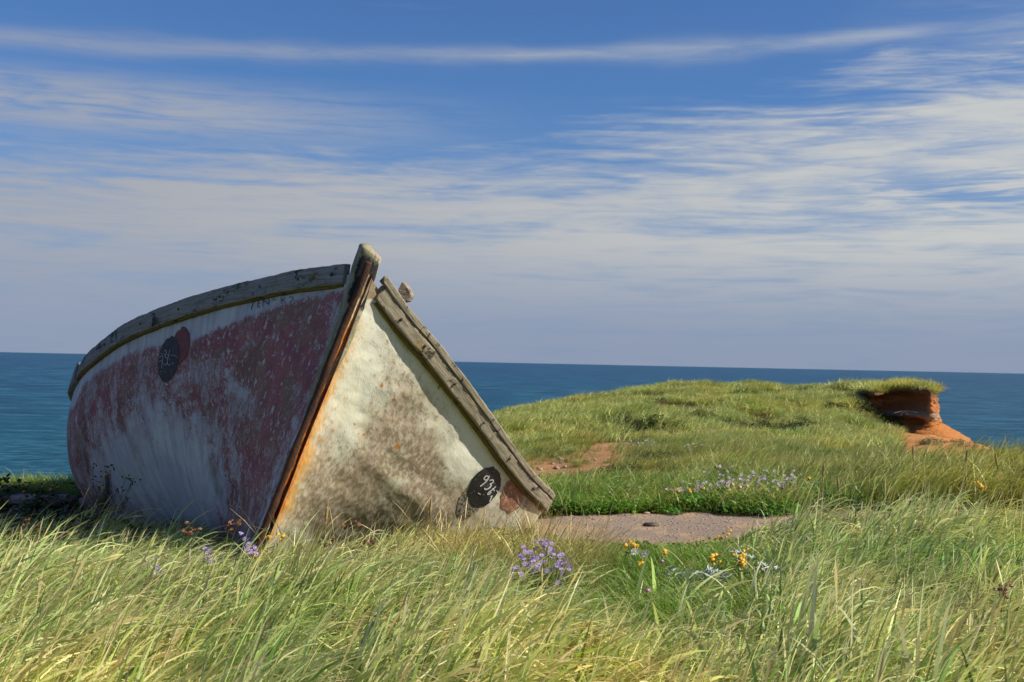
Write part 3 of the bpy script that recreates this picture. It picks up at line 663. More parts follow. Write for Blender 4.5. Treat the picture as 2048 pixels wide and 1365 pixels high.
def strokes(name, bv, lines, wpx, m, par, lift=.006):
    V = []; Q = []
    for ln in lines:
        ln = np.array(ln, float); t = np.linspace(0, len(ln) - 1, max(5, len(ln) * 5)); c = crv(ln, t) if len(ln) > 2 else np.array([ln[0] + (ln[-1] - ln[0]) * k for k in np.linspace(0, 1, 6)])
        d = nrm(np.gradient(c, axis=0)); n = np.stack([-d[:, 1], d[:, 0]], -1); s0 = len(V)
        for i in range(len(c)):
            ww = wpx * (.75 + .5 * random.random()) / 2
            for sgn in (-1, 1):
                p = onhull(bv, *(c[i] + n[i] * ww * sgn), lift); V.append(p if p is not None else V[-1])
        for i in range(len(c) - 1): Q.append((s0 + 2 * i, s0 + 2 * i + 1, s0 + 2 * i + 3, s0 + 2 * i + 2))
    o = mesh_np(name, V, Q, m); bpart(o); return o
patch('painted_oval', bvL, 362, 692, 17, 38, 12, m_rp, .0035, .10, 3)
patch('painted_oval', bvL, 338, 719, 20.5, 45, 9, m_bk, .0055, .09, 4)
strokes('numeral', bvL, [[(321, 716), (325, 712), (328, 713)], [(328, 713), (327, 724), (325, 737)], [(320, 724), (326, 721)]], 1.3, m_wg, None, .008)
strokes('numeral', bvL, [[(330, 703), (334, 701), (335, 706), (332, 714), (337, 718), (336, 727), (331, 731), (329, 727)]], 1.3, m_wg, None, .008)
strokes('numeral', bvL, [[(342, 700), (339, 712), (337, 726), (340, 731), (344, 728)], [(340, 720), (343, 721)], [(346, 725), (349, 729)]], 1.2, m_wg, None, .008)
for sc1 in ([(324, 708), (338, 710), (352, 712), (358, 716)], [(322, 744), (326, 744)], [(331, 743), (333, 746)]): strokes('scratch_mark', bvL, [sc1], .8, m_wg, None, .008)
# lettering near the bow
strokes('letter', bvL, [[(499, 606), (513, 603)], [(507, 605), (503, 620)]], 1.8, m_dk, None, .003)
strokes('letter', bvL, [[(517, 602), (516, 615)], [(517, 602), (522, 601)], [(516, 608), (521, 607)], [(516, 615), (521, 614)]], 1.5, m_dk, None, .003)
strokes('letter', bvL, [[(526, 613), (527, 600)], [(527, 600), (538, 610)], [(538, 610), (539, 597)]], 1.6, m_dk, None, .003)
strokes('letter', bvL, [[(546, 598), (547, 603)], [(549, 597), (551, 601)]], 1.4, m_dk, None, .003)
strokes('letter', bvL, [[(564, 596), (563, 608)], [(572, 596), (565, 601)], [(565, 601), (572, 605)]], 1.5, m_dk, None, .003)
strokes('letter', bvL, [[(579, 596), (584, 594), (587, 598), (584, 603), (579, 604)]], 1.5, m_dk, None, .003)
# right: black oval with numerals, worn second oval, maroon ghost
patch('painted_oval', bvR, 944, 999, 22, 48, 34, m_bk2, .003, .16, 6)
patch('painted_oval', bvR, 968, 974, 28, 44, 33, m_bk, .0055, .07, 7)
patch('painted_oval', bvR, 1024, 992, 22, 34, 20, m_rp2, .003, .22, 8)
strokes('numeral', bvR, [[(976, 953), (971, 951), (967, 956), (969, 959), (975, 957), (977, 951), (972, 961), (963, 969), (959, 972)]], 2.3, m_wp, None, .008)
strokes('numeral', bvR, [[(978, 960), (984, 959), (985, 964), (979, 967), (981, 970), (976, 976), (969, 978), (968, 975)]], 2.4, m_wp, None, .008)
strokes('numeral', bvR, [[(990, 972), (984, 978), (976, 984), (974, 988), (978, 987), (981, 983)]], 2., m_wp, None, .008)
strokes('numeral', bvR, [[(980, 993), (983, 991), (980, 997), (978, 1003)]], 2., m_wp, None, .008)
for sc1 in ([(992, 980), (995, 985)], [(983, 976), (988, 981)], [(955, 985), (960, 988)]): strokes('scratch_mark', bvR, [sc1], 2., m_wp, None, .008)
strokes('paint_streak', bvR, [[(1040, 974), (1034, 972), (1030, 978), (1036, 984), (1043, 986)], [(1014, 972), (1020, 968), (1026, 966)]], 4., flakemat('orange_red_paint', (.30, .05, .02), (.2, .1, .07), .6), None, .0045)
m_bl_ = flakemat('blue_paint_drips', (.02, .28, .45), (.02, .28, .45), .9)
for (x, y, r_) in ((746, 607, 1.6), (755, 615, 1.7), (749, 612, .8)): patch('paint_drip', bvR, x, y, r_, r_, 0, m_bl_, .003, .1, 2)
for sc1 in ([(881, 742), (877, 760)], [(884, 752), (876, 779)]): strokes('scratch_mark', bvR, [sc1], 1.5, m_dk, None, .003)
# rivets / bolts on the rails
def bolt_on(name, p, n, r_):
    V = []; z = nrm(n); x = nrm(np.cross(z, [0.3, .2, 1])); y = np.cross(z, x)
    for (h, rr) in ((0, 1), (.6, 1), (1, .6), (1.05, .01)):
        for j in range(8): a = j / 8 * 2 * math.pi; V.append(p + z * h * r_ * .5 + (x * math.cos(a) + y * math.sin(a)) * rr * r_)
    return bpart(mesh_np(name, V, gridq(4, 8, closed=True), m_ru))
for t in (.35, .95, 1.7, 2.5, 3.4, 4.4, 5.6, 6.6):
    c = crv(GL, t)[0]; n = nrm(crv(outL, t))[0]; bolt_on('bolt', c + n * .034, n, .011)
for t in (.9, 1.8, 2.9, 4., 5.1, 6.2):
    c = crv(GR, t)[0]; n = nrm(crv(outR, t))[0]; bolt_on('bolt', c + n * .050 , n, .011)

# hull footprint for keeping grass out
hullpts = np.concatenate([VL.reshape(-1, 3)[::37], VR.reshape(-1, 3)[::37]])
low = hullpts[hullpts[:, 2] < .75][:, :2]
cellsz = .08; occ = set(map(tuple, np.floor(low / cellsz).astype(int)))
Vc = []
for i in range(0, NU, 3):   # fill between the two sides
    a, b_ = VL[i], VR[i]
    for k in range(0, NV, 4):
        p, q = a[k], b_[k]
        if min(p[2], q[2]) > .7 and k < NV * .5 and p[2] > .7: pass
        L = np.linspace(0, 1, 30)[:, None]; seg = p[:2] * (1 - L) + q[:2] * L; zc = p[2] * (1 - L[:, 0]) + q[2] * L[:, 0]
        Vc.append(seg[zc < .62])
occ |= set(map(tuple, np.floor(np.concatenate(Vc) / cellsz).astype(int)))
def inhull(x, y): return np.array([(int(math.floor(a / cellsz)), int(math.floor(b_ / cellsz))) in occ for a, b_ in zip(x, y)], bool)
BVG = BVHTree.FromPolygons([Vector(v) for v in np.concatenate([VL[::6, ::6].reshape(-1, 3), VR[::6, ::6].reshape(-1, 3)]).tolist()],
    [tuple(q) for q in np.vstack([gridq(50, 40), gridq(50, 40) + 2000]).tolist()])

# ------------------------------------------------------------------ grass tufts
def grassmat(name, trans=.34, rough=.42):
    m, g, b = mat(name)
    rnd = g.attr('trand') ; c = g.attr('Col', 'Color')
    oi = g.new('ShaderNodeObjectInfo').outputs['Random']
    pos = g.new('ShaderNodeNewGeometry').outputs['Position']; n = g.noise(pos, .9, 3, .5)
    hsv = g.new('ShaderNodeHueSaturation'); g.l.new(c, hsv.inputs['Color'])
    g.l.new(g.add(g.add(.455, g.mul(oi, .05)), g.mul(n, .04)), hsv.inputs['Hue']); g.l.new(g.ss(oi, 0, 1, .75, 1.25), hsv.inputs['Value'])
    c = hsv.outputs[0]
    big_ = g.noise(pos, .33, 4, .6); big2 = g.noise(g.vec(pos, (1, 1, 1), (7, 3, 0)), .55, 4, .6)
    c = g.mix(g.ss(big_, .47, .62, 0, .75), c, g.mix(1, c, (1.22, 1.06, .80), 'MULTIPLY'))
    c = g.mix(g.ss(big2, .52, .66, 0, .8), c, g.mix(1, c, (.62, .80, .60), 'MULTIPLY'))
    g.l.new(c, b.inputs['Base Color']); b.inputs['Roughness'].default_value = rough; b.inputs['Specular IOR Level'].default_value = .35
    tr = g.new('ShaderNodeBsdfTranslucent'); g.l.new(g.mix(1, c, (1.0, 1.0, .65), 'MULTIPLY'), tr.inputs[0])
    mx = g.new('ShaderNodeMixShader'); mx.inputs[0].default_value = trans
    g.l.new(b.outputs[0], mx.inputs[1]); g.l.new(tr.outputs[0], mx.inputs[2])
    g.l.new(mx.outputs[0], m.node_tree.nodes['Material Output'].inputs[0]); return m
m_gs = grassmat('grass_blades'); m_hb = grassmat('leafy_herbs', .25, .45)
HID = {}
def blades(n, rad, L, Lv, wd, lean0, lean1, spread, cols, tipcol, tipmix, seg=7, upright=0., wind=0., seedhead=0, rng=None, twist=.6):
    V = []; Q = []; C = []
    for k in range(n):
        a = rng.uniform(0, 2 * math.pi); r_ = rad * math.sqrt(rng.uniform()); bx, by = r_ * math.cos(a), r_ * math.sin(a)
        Lk = L * (1 + Lv * rng.uniform(-1, 1)); dirn = wind + rng.normal(0, spread); dx, dy = math.cos(dirn), math.sin(dirn)
        f0 = lean0 + rng.normal(0, .16); f1 = lean1 * rng.uniform(.45, 1.2)
        if rng.uniform() < upright: f1 *= .3
        c0 = np.array(cols[rng.integers(len(cols))]) * rng.uniform(.8, 1.2); c1 = np.array(tipcol) * rng.uniform(.8, 1.15); tm = tipmix * rng.uniform(.1, 1.3)
        tw = rng.normal(0, twist); px_, py_, pz = bx, by, -.03; w0 = wd * (rng.uniform(.35, .8) if rng.uniform() < .5 else rng.uniform(.9, 1.5)); kink = rng.uniform(.45, .8) if rng.uniform() < .08 else 9; s0 = len(V)
        for i in range(seg + 1):
            s = i / seg; fi = f0 + (f1 - f0) * s ** 1.4 + (1.1 if s > kink else 0)
            if i: px_ += dx * math.sin(fi) * Lk / seg; py_ += dy * math.sin(fi) * Lk / seg; pz += math.cos(fi) * Lk / seg
            ww = w0 * (1 - s ** 2.2) * .5 + .0004; 
            if seedhead and k % seedhead == 0: ww = w0 * .10 if s < .72 else w0 * .34 * math.sin((s - .72) / .28 * math.pi) + .0006
            ta = tw + s * .5; wx, wy, wz = -dy * math.cos(ta) + dx * math.sin(ta) * math.cos(fi), dx * math.cos(ta) + dy * math.sin(ta) * math.cos(fi), -math.sin(ta) * math.sin(fi)
            V += [(px_ - wx * ww, py_ - wy * ww, pz - wz * ww), (px_ + wx * ww, py_ + wy * ww, pz + wz * ww)]
            m_ = min(1, max(0, tm * s ** 1.3)); cc = c0 * (.35 + .65 * min(1, s * 1.7)) * (1 - m_) + c1 * m_  # blade bases darkened in the colour to deepen the shaded gaps between blades
            if seedhead and k % seedhead == 0: cc = np.array((.80, .66, .34)) * rng.uniform(.8, 1.1)
            C += [cc, cc]
        for i in range(seg): Q.append((s0 + 2 * i, s0 + 2 * i + 1, s0 + 2 * i + 3, s0 + 2 * i + 2))
    return V, Q, C
def variants(name, k, m, **kw):
    col = bpy.data.collections.new(name)
    for i in range(k):
        rng = np.random.default_rng(100 + i + sum(map(ord, name)))
        V, Q, C = kw['fn'](rng) if 'fn' in kw else blades(rng=rng, **kw)
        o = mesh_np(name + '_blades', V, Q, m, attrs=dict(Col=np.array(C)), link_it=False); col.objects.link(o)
    HID[name] = col; return col
def leaves(n, rad, h, sz, cols, rng, sil=False):
    V = []; Q = []; C = []
    for k in range(n):
        a = rng.uniform(0, 6.28); r_ = rad * math.sqrt(rng.uniform()); x, y = r_ * math.cos(a), r_ * math.sin(a); z = h * rng.uniform(.15, 1) * (1 - .5 * (r_ / rad) ** 2)
        s = sz * rng.uniform(.6, 1.3); t = rng.uniform(0, 6.28); tl = rng.uniform(-.2, .9); d = np.array([math.cos(t) * math.cos(tl), math.sin(t) * math.cos(tl), math.sin(tl)]); w_ = np.array([-math.sin(t), math.cos(t), rng.uniform(-.4, .4)]) * .42
        p = np.array([x, y, z]); c = np.array(cols[rng.integers(len(cols))]) * rng.uniform(.75, 1.25); s0 = len(V)
        V += [p, p + d * s * .5 + w_ * s, p + d * s, p + d * s * .5 - w_ * s]; V[-3][2] += s * .1; V[-1][2] += s * .1
        Q.append((s0, s0 + 1, s0 + 2, s0 + 3)); C += [c] * 4
    return V, Q, C
GREEN = [(.27, .46, .060), (.12, .26, .030), (.38, .55, .085), (.33, .48, .17), (.47, .58, .14), (.70, .66, .32)]
STRAW = (.95, .88, .58)
variants('marram', 14, m_gs, n=17, rad=.11, L=.58, Lv=.35, wd=.0185, lean0=.15, lean1=2.25, spread=.60, cols=GREEN, tipcol=STRAW, tipmix=.75, seg=8, upright=.12, seedhead=13)
variants('marram_low', 10, m_gs, n=20, rad=.12, L=.38, Lv=.35, wd=.0165, lean0=.45, lean1=2.3, spread=.6, cols=GREEN + [(.42, .36, .16)], tipcol=STRAW, tipmix=.9, seg=7)
variants('straw', 10, m_gs, n=26, rad=.08, L=.42, Lv=.4, wd=.0036, lean0=.1, lean1=1.1, spread=1.2, cols=[(.36, .25, .10), (.30, .24, .08), (.22, .22, .06), (.40, .30, .14)], tipcol=(.50, .36, .16), tipmix=.8, seg=7, seedhead=3)
variants('midgrass', 12, m_gs, n=36, rad=.16, L=.34, Lv=.4, wd=.0075, lean0=.15, lean1=1.5, spread=.7, cols=[(.24, .34, .05), (.30, .38, .075), (.18, .28, .045), (.42, .42, .15)], tipcol=(.74, .67, .34), tipmix=.6, seg=5)
variants('fargrass', 12, m_gs, n=34, rad=.26, L=.30, Lv=.35, wd=.014, lean0=.2, lean1=1.4, spread=.8, cols=[(.36, .45, .09), (.43, .50, .13), (.28, .37, .07), (.52, .53, .20)], tipcol=(.78, .75, .38), tipmix=.7, seg=4)
variants('greengrass', 10, m_gs, n=30, rad=.10, L=.20, Lv=.45, wd=.0048, lean0=.15, lean1=1.3, spread=1.5, cols=[(.15, .32, .03), (.22, .37, .05), (.11, .24, .025), (.34, .38, .10)], tipcol=(.32, .36, .09), tipmix=.5, seg=5)
HG = [(.09, .24, .018), (.12, .29, .028), (.06, .15, .016), (.16, .29, .04)]
variants('herb', 10, m_hb, fn=lambda rng: leaves(110, .13, .11, .030, HG, rng))
variants('darkherb', 8, m_hb, fn=lambda rng: leaves(120, .15, .16, .032, [(.045, .070, .018), (.06, .085, .02), (.09, .06, .02), (.05, .09, .02)], rng))
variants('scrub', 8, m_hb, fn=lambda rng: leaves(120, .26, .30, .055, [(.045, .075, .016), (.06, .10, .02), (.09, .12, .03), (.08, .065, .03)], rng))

def scatter(name, colname, x, y, z, rot, scl, tilt=None, label=None):
    me = bpy.data.meshes.new(name); n = len(x); me.vertices.add(n)
    me.vertices.foreach_set('co', np.stack([x, y, z], -1).astype(np.float32).ravel())
    a = me.attributes.new('rot', 'FLOAT_VECTOR', 'POINT'); tl = tilt if tilt is not None else np.zeros((n, 2))
    a.data.foreach_set('vector', np.column_stack([tl[:, 0], tl[:, 1], rot]).astype(np.float32).ravel())
    scl = np.asarray(scl); 
    if scl.ndim == 1: scl = np.stack([scl] * 3, -1)
    a = me.attributes.new('scl', 'FLOAT_VECTOR', 'POINT'); a.data.foreach_set('vector', scl.astype(np.float32).ravel())
    o = bpy.data.objects.new(name, me); link(o)
    ng = bpy.data.node_groups.new(name, 'GeometryNodeTree')
    ng.interface.new_socket('Geometry', in_out='INPUT', socket_type='NodeSocketGeometry'); ng.interface.new_socket('Geometry', in_out='OUTPUT', socket_type='NodeSocketGeometry')
    N = ng.nodes; L = ng.links; gi = N.new('NodeGroupInput'); go = N.new('NodeGroupOutput'); ip = N.new('GeometryNodeInstanceOnPoints')
    ci = N.new('GeometryNodeCollectionInfo'); ci.inputs['Collection'].default_value = HID[colname]; ci.inputs['Separate Children'].default_value = True; ci.inputs['Reset Children'].default_value = True
    L.new(gi.outputs[0], ip.inputs['Points']); L.new(ci.outputs[0], ip.inputs['Instance']); ip.inputs['Pick Instance'].default_value = True
    rv = N.new('FunctionNodeRandomValue'); rv.data_type = 'INT'; rv.inputs[4].default_value = 0; rv.inputs[5].default_value = len(HID[colname].objects) - 1
    L.new(rv.outputs[2], ip.inputs['Instance Index'])
    for nm, sk in (('rot', 'Rotation'), ('scl', 'Scale')):
        na_ = N.new('GeometryNodeInputNamedAttribute'); na_.data_type = 'FLOAT_VECTOR'; na_.inputs[0].default_value = nm; L.new(na_.outputs[0], ip.inputs[sk])
    L.new(ip.outputs[0], go.inputs[0])
    md = o.modifiers.new('scatter', 'NODES'); md.node_group = ng
    tag(o, label=label, kind='stuff'); print(name, n); return o
def fan(n, d0, d1, p0, p1, pw=1.):
    """random points, density ~ uniform per area"""
    u = RNG.uniform(size=n); d = (d0 ** 2 + (d1 ** 2 - d0 ** 2) * u) ** .5 if pw == 1 else (d0 ** pw + (d1 ** pw - d0 ** pw) * u) ** (1 / pw)
    px = RNG.uniform(p0, p1, n); return (px - CX) / F * d, d
def ok(x, y, f): k = f; return x[k], y[k]

# A: foreground marram
def lowzone(x, y):
    """short herb-rich turf in front of the path"""
    px = CX + F * x / y
    return sst(px, 1090, 1180) * (1 - sst(px, 1440, 1560)) * sst(y, 4.9, 5.9) * (1 - sst(y, 8.6, 8.9))
x, y = fan(5200, 2.3, 8.6, -700, 2750, 1.6)
px = CX + F * x / y
keep = ~inhull(x, y) & (RNG.uniform(size=len(x)) > lowzone(x, y) * .96) & (pathm(x, y) < .3)
keep &= ~((px > 1005) & (px < 1140) & (y > 5.0) & (y < 6.5) & (RNG.uniform(size=len(x)) < .8))
keep &= ~((px > 380) & (px < 1000) & (y > 6.9)) & ~((px > 950) & (px < 1200) & (y > 7.6)) & ~((px < 520) & (y > 7.3) & (RNG.uniform(size=len(x)) > .35))
x, y = ok(x, y, keep); px = CX + F * x / y; n = len(x)
hs = .82 + .3 * (fbm(x * 1.1, y * 1.1, 55) - .5) * 2
hs = hs * (1 - .20 * sst(px, 1400, 1550) * sst(y, 4.5, 6.5))
hs = hs * (1 - .30 * sst(px, 1080, 1200) * (1 - sst(px, 1440, 1600)) * sst(y, 3.4, 4.6))
hs = hs * (1 - (.45 - .18 * (RNG.uniform(size=n) < .35)) * sst(y, 5.6, 6.9) * (1 - sst(px, 1400, 1600))) * (1 - .12 * sst(y, 3.6, 2.6))
sc3 = np.stack([hs, hs, hs * RNG.uniform(.8, 1.15, n)], -1)
scatter('marram_grass', 'marram', x, y, zt(x, y), RNG.normal(0.1, .4, n), sc3, label='long green and straw marram grass bending in the wind in the foreground')
x, y = fan(5500, 2.3, 8.8, -700, 2750, 1.7); px = CX + F * x / y
keep = ~inhull(x, y) & (RNG.uniform(size=len(x)) > lowzone(x, y) * .9) & (pathm(x, y) < .2) & ~((px > 1000) & (px < 1300) & (y > 8))
x, y = ok(x, y, keep); n = len(x)
hs = RNG.uniform(.7, 1.15, n) * (1 - .2 * sst(y, 6, 7.3))
scatter('low_marram_grass', 'marram_low', x, y, zt(x, y), RNG.normal(0.1, .6, n), hs, label='lower layer of matted marram grass in the foreground')
# straw grass at the foot of the hull
x, y = fan(520, 6.2, 9.4, 560, 1210); px = CX + F * x / y
keep = ~inhull(x, y) & (pathm(x, y) < .5) & (RNG.uniform(size=len(x)) < .25 + .75 * sst(px, 760, 980)) & ~((px < 830) & (y > 7.2))
x, y = ok(x, y, keep); n = len(x)
scatter('dry_grass', 'straw', x, y, zt(x, y), RNG.uniform(-.6, .6, n), RNG.uniform(.6, 1.15, n) * (1 - .42 * sst(y, 6.8, 8)), label='dry straw coloured seed grass along the foot of the white hull side')
# green turf and herbs before the path, and beyond it
x, y = fan(6500, 5.0, 8.6, 900, 1750); px = CX + F * x / y
keep = ~inhull(x, y) & (pathm(x, y) < RNG.uniform(0, .9, len(x)) ** 2) & (RNG.uniform(size=len(x)) < .25 + .75 * lowzone(x, y))
x, y = ok(x, y, keep); n = len(x)
scatter('green_turf', 'greengrass', x, y, zt(x, y), RNG.uniform(-3.1, 3.1, n), RNG.uniform(.6, 1.15, n) * (1 - .45 * sst(y, 7.2, 8.3)), label='short bright green turf in front of the gravel path')
k = RNG.uniform(size=n) < .35
scatter('clover_patch', 'herb', x[k], y[k], zt(x[k], y[k]), RNG.uniform(-3.1, 3.1, k.sum()), RNG.uniform(.5, 1., k.sum()), label='clover and small herbs in front of the gravel path')
# behind the path: lush green strip
x, y = fan(4200, 9.9, 13.6, 950, 2700); px = CX + F * x / y; den = sst(13.6 - y + (fbm(x, y, 61) - .5) * 2, 0, 1.2) * (.15 + .85 * (1 - sst(px + (fbm(x * .8, y * .8, 62) - .5) * 400, 1540, 1760)))
keep = (pathm(x, y) < RNG.uniform(.02, .9, len(x)) ** 2) & (RNG.uniform(size=len(x)) < den) & ~inhull(x, y)
x, y = ok(x, y, keep); n = len(x)
scatter('green_herbs', 'herb', x, y, zt(x, y), RNG.uniform(-3.1, 3.1, n), RNG.uniform(.5, 1.2, n), label='lush bright green herbs along the far side of the path')
k = RNG.uniform(size=n) < .8
xx, yy = x[k] + RNG.normal(0, .1, k.sum()), y[k] + RNG.normal(0, .1, k.sum()); kk = pathm(xx, yy) < .35; xx, yy = xx[kk], yy[kk]
scatter('green_verge', 'greengrass', xx, yy, zt(xx, yy), RNG.uniform(-3.1, 3.1, len(xx)), RNG.uniform(.5, 1.15, len(xx)), label='bright green grass verge beyond the path')
# mid field
x, y = fan(18000, 10.2, 28, 700, 2900, 1.6); z = zt(x, y); sa, so_ = sandm(x, y, z); px, py = proj(x, y, z)
keep = (RNG.uniform(size=len(x)) > np.maximum(sa * np.where(fbm(x * 2.2, y * 2.2, 33) > .52, .72, .97), so_ * .97)) & (pathm(x, y) < .2) & (RNG.uniform(size=len(x)) < .3 + .7 * np.maximum(sst(y, 12, 14.5), sst(px, 1540, 1720))) & ~inhull(x, y) & (z > -1.2) & ~((px < 960) & (y < 13))
keep &= (fbm(x * .5, y * .5, 71) > .30) | (RNG.uniform(size=len(x)) < .4)
x, y, z = x[keep], y[keep], z[keep]; n = len(x); px, py = proj(x, y, z)
sc_g = RNG.uniform(.6, 1.15, n) * (1 - .35 * (1 - sst(px, 1300, 1450)) * sst(y, 12, 14)) * (.78 + .4 * sst(px, 1500, 1900) * (1 - sst(y, 13, 17))) * (1 - .40 * sst(px, 1760, 1860) * sst(y, 14, 18))
scatter('dune_grass', 'midgrass', x, y, z, RNG.normal(.1, .5, n), sc_g, label='windblown dune grass in the middle distance behind the path')
# headland
x, y = fan(26000, 25, 57, 820, 1790, 1.75); z = zt(x, y); sa, so_ = sandm(x, y, z)
slope = (zt(x, y + .5) - zt(x, y - .3)) / .8
keep = (RNG.uniform(size=len(x)) > np.maximum(sa, so_)) & (z > -1.6) & ((slope < .16) | (RNG.uniform(size=len(x)) < .25))
x, y, z = x[keep], y[keep], z[keep]; n = len(x); px, py = proj(x, y, z); hh = .30 + 1.3 * fbm(x * .6, y * .6, 81) + .9 * np.clip(fbm(x * .8, y * .8, 83) - .52, 0, 1) * 3 * sst(px, 1580, 1700)
scatter('headland_grass', 'fargrass', x, y, z, RNG.normal(.1, .6, n), np.stack([hh, hh, hh * RNG.uniform(.7, 1.1, n)], -1), label='pale green grass covering the headland')
# top of the bluff: shaggy grass along rim and cap
th = RNG.uniform(0, 1, 1500); q = np.sqrt(RNG.uniform(.0, .80, 1500)); ii = (th * len(foot)).astype(int); rr = rim[ii]
bx3 = cen + (rr[:, :2] - cen) * q[:, None]; bz3 = rr[:, 2] * q + rim[:, 2].mean() * (1 - q) + .03 * (1 - q)
hh = RNG.uniform(.75, 1.25, 1500) * (.25 + 1.35 * fbm(bx3[:, 0] * 1.9, bx3[:, 1] * 1.6, 91))
scatter('bluff_top_grass', 'fargrass', bx3[:, 0], bx3[:, 1], bz3 - .02, RNG.normal(.1, .8, 1500), hh, label='thick grass overhanging the top of the red bluff')
# dark bushes, coloured to stand in for the shade under the little scarps
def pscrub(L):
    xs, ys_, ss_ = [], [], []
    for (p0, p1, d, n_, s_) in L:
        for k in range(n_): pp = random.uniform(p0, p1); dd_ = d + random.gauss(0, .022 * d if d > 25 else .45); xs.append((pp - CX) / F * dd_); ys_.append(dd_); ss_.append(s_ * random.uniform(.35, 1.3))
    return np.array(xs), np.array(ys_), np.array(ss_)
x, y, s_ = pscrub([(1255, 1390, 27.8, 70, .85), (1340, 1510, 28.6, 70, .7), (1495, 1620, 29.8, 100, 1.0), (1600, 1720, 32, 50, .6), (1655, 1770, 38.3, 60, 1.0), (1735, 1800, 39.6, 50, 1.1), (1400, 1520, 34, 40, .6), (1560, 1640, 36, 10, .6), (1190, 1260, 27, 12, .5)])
scatter('scarp_shade_scrub', 'scrub', x, y, zt(x, y) - .03, RNG.uniform(-3, 3, len(x)), s_, label='dark low scrub standing in for the shade under the grassy scarps')
x, y, s_ = pscrub([(1150, 1290, 16.5, 46, .8), (1270, 1370, 19, 24, .8), (1410, 1640, 13.2, 60, 1.), (1580, 1780, 21.5, 60, 1.), (1840, 1990, 26.5, 26, .7), (1100, 1190, 15, 10, .7), (-60, 240, 10.2, 110, 1.35), (40, 360, 8.3, 50, 1.2)])
k = ~inhull(x, y); x, y, s_ = x[k], y[k], s_[k]
scatter('dark_herbs', 'darkherb', x, y, zt(x, y), RNG.uniform(-3, 3, len(x)), s_, label='brown and dark green herbs between the grasses')
# left cliff edge
x, y = fan(1500, 11.1, 12.7, -500, 330); n = len(x)
scatter('cliff_edge_grass', 'greengrass', x, y, zt(x, y), RNG.uniform(-3, 3, n), RNG.uniform(.4, .9, n), label='sunlit short grass on the cliff edge behind the stone wall')

# ------------------------------------------------------------------ flowers and single plants
def simple(name, col, rough=.6, tr=0.):
    m, g, b = mat(name); p = g.new('ShaderNodeNewGeometry').outputs['Position']; n = g.noise(p, 60, 3, .6)
    g.l.new(g.mix(g.ss(n, .35, .65), tuple(c * .8 for c in col), tuple(min(1, c * 1.15) for c in col)), b.inputs['Base Color']); b.inputs['Roughness'].default_value = rough; return m
m_pu = simple('lilac_petals', (.36, .27, .62)); m_ye = simple('yellow_petals', (.62, .38, .025)); m_pk = simple('pink_clover', (.50, .20, .42)); m_wf = simple('white_petals', (.8, .8, .78))
m_sm = simple('plant_stem', (.07, .10, .02)); m_lf = simple('plant_leaf', (.055, .12, .015)); m_si = simple('silver_leaf', (.42, .48, .44)); m_bd = simple('dark_bud', (.03, .045, .02)); m_br = simple('dead_flower_head', (.13, .055, .025))
def me_flower(name, n, r, pw, m1, m2, dr=.25, cup=.15):
    bm = bmesh.new()
    for k in range(n):
        a = k / n * 2 * math.pi; d = Vector((math.cos(a), math.sin(a), 0)); s = Vector((-math.sin(a), math.cos(a), 0)); rr = r * random.uniform(.85, 1.1)
        vs = [bm.verts.new(d * r * .15), bm.verts.new(d * rr * .6 + s * pw + Vector((0, 0, cup * r))), bm.verts.new(d * rr + Vector((0, 0, cup * r * .6))), bm.verts.new(d * rr * .6 - s * pw + Vector((0, 0, cup * r)))]
        bm.faces.new(vs)
    nf = len(bm.faces)
    bmesh.ops.create_icosphere(bm, subdivisions=1, radius=r * dr, matrix=Matrix.Translation((0, 0, r * .12)))
    bm.faces.ensure_lookup_table()
    for i, f in enumerate(bm.faces): f.material_index = 0 if i < nf else 1
    me = bpy.data.meshes.new(name); bm.to_mesh(me); bm.free(); me.materials.append(m1); me.materials.append(m2); return me
def me_ball(name, r, m, lump=.3, sub=1, sc=(1, 1, 1)):
    bm = bmesh.new(); bmesh.ops.create_icosphere(bm, subdivisions=sub, radius=r)
    for v in bm.verts: v.co = Vector((v.co.x * sc[0], v.co.y * sc[1], v.co.z * sc[2])) * random.uniform(1 - lump, 1 + lump)
    me = bpy.data.meshes.new(name); bm.to_mesh(me); bm.free(); me.materials.append(m); return me
aster_me = me_flower('flower', 13, .015, .0022, m_pu, m_ye); daisy_me = me_flower('flower', 10, .022, .006, m_wf, m_ye)
hawk_me = me_flower('flower', 14, .014, .003, m_ye, m_ye, .3); bud_me = me_ball('bud', .006, m_bd, .2, 1, (1, 1, 1.6)); gold_me = me_ball('blossom', .012, m_ye, .4, 1, (1, 1, .8))
clov_me = me_ball('flower_head', .012, m_pk, .2, 1); dead_me = me_ball('seed_head', .014, m_br, .45, 1, (1, 1, .7))
def stuff(o): o['kind'] = 'stuff'; return o
def tubes(name, lines, r, m, par):
    V = []; Q = []
    for ln in lines:
        ln = np.array(ln, float); c = crv(ln, np.linspace(0, len(ln) - 1, 6)); s0 = len(V)
        for i in range(6):
            for j in range(4): a = j / 4 * 6.283; V.append(c[i] + np.array([math.cos(a), math.sin(a), 0]) * r * (1 - .4 * i / 5))
        q = gridq(6, 4, s0, closed=True); Q += q.tolist()
    return mesh_np(name, V, Q, m, parent=par)
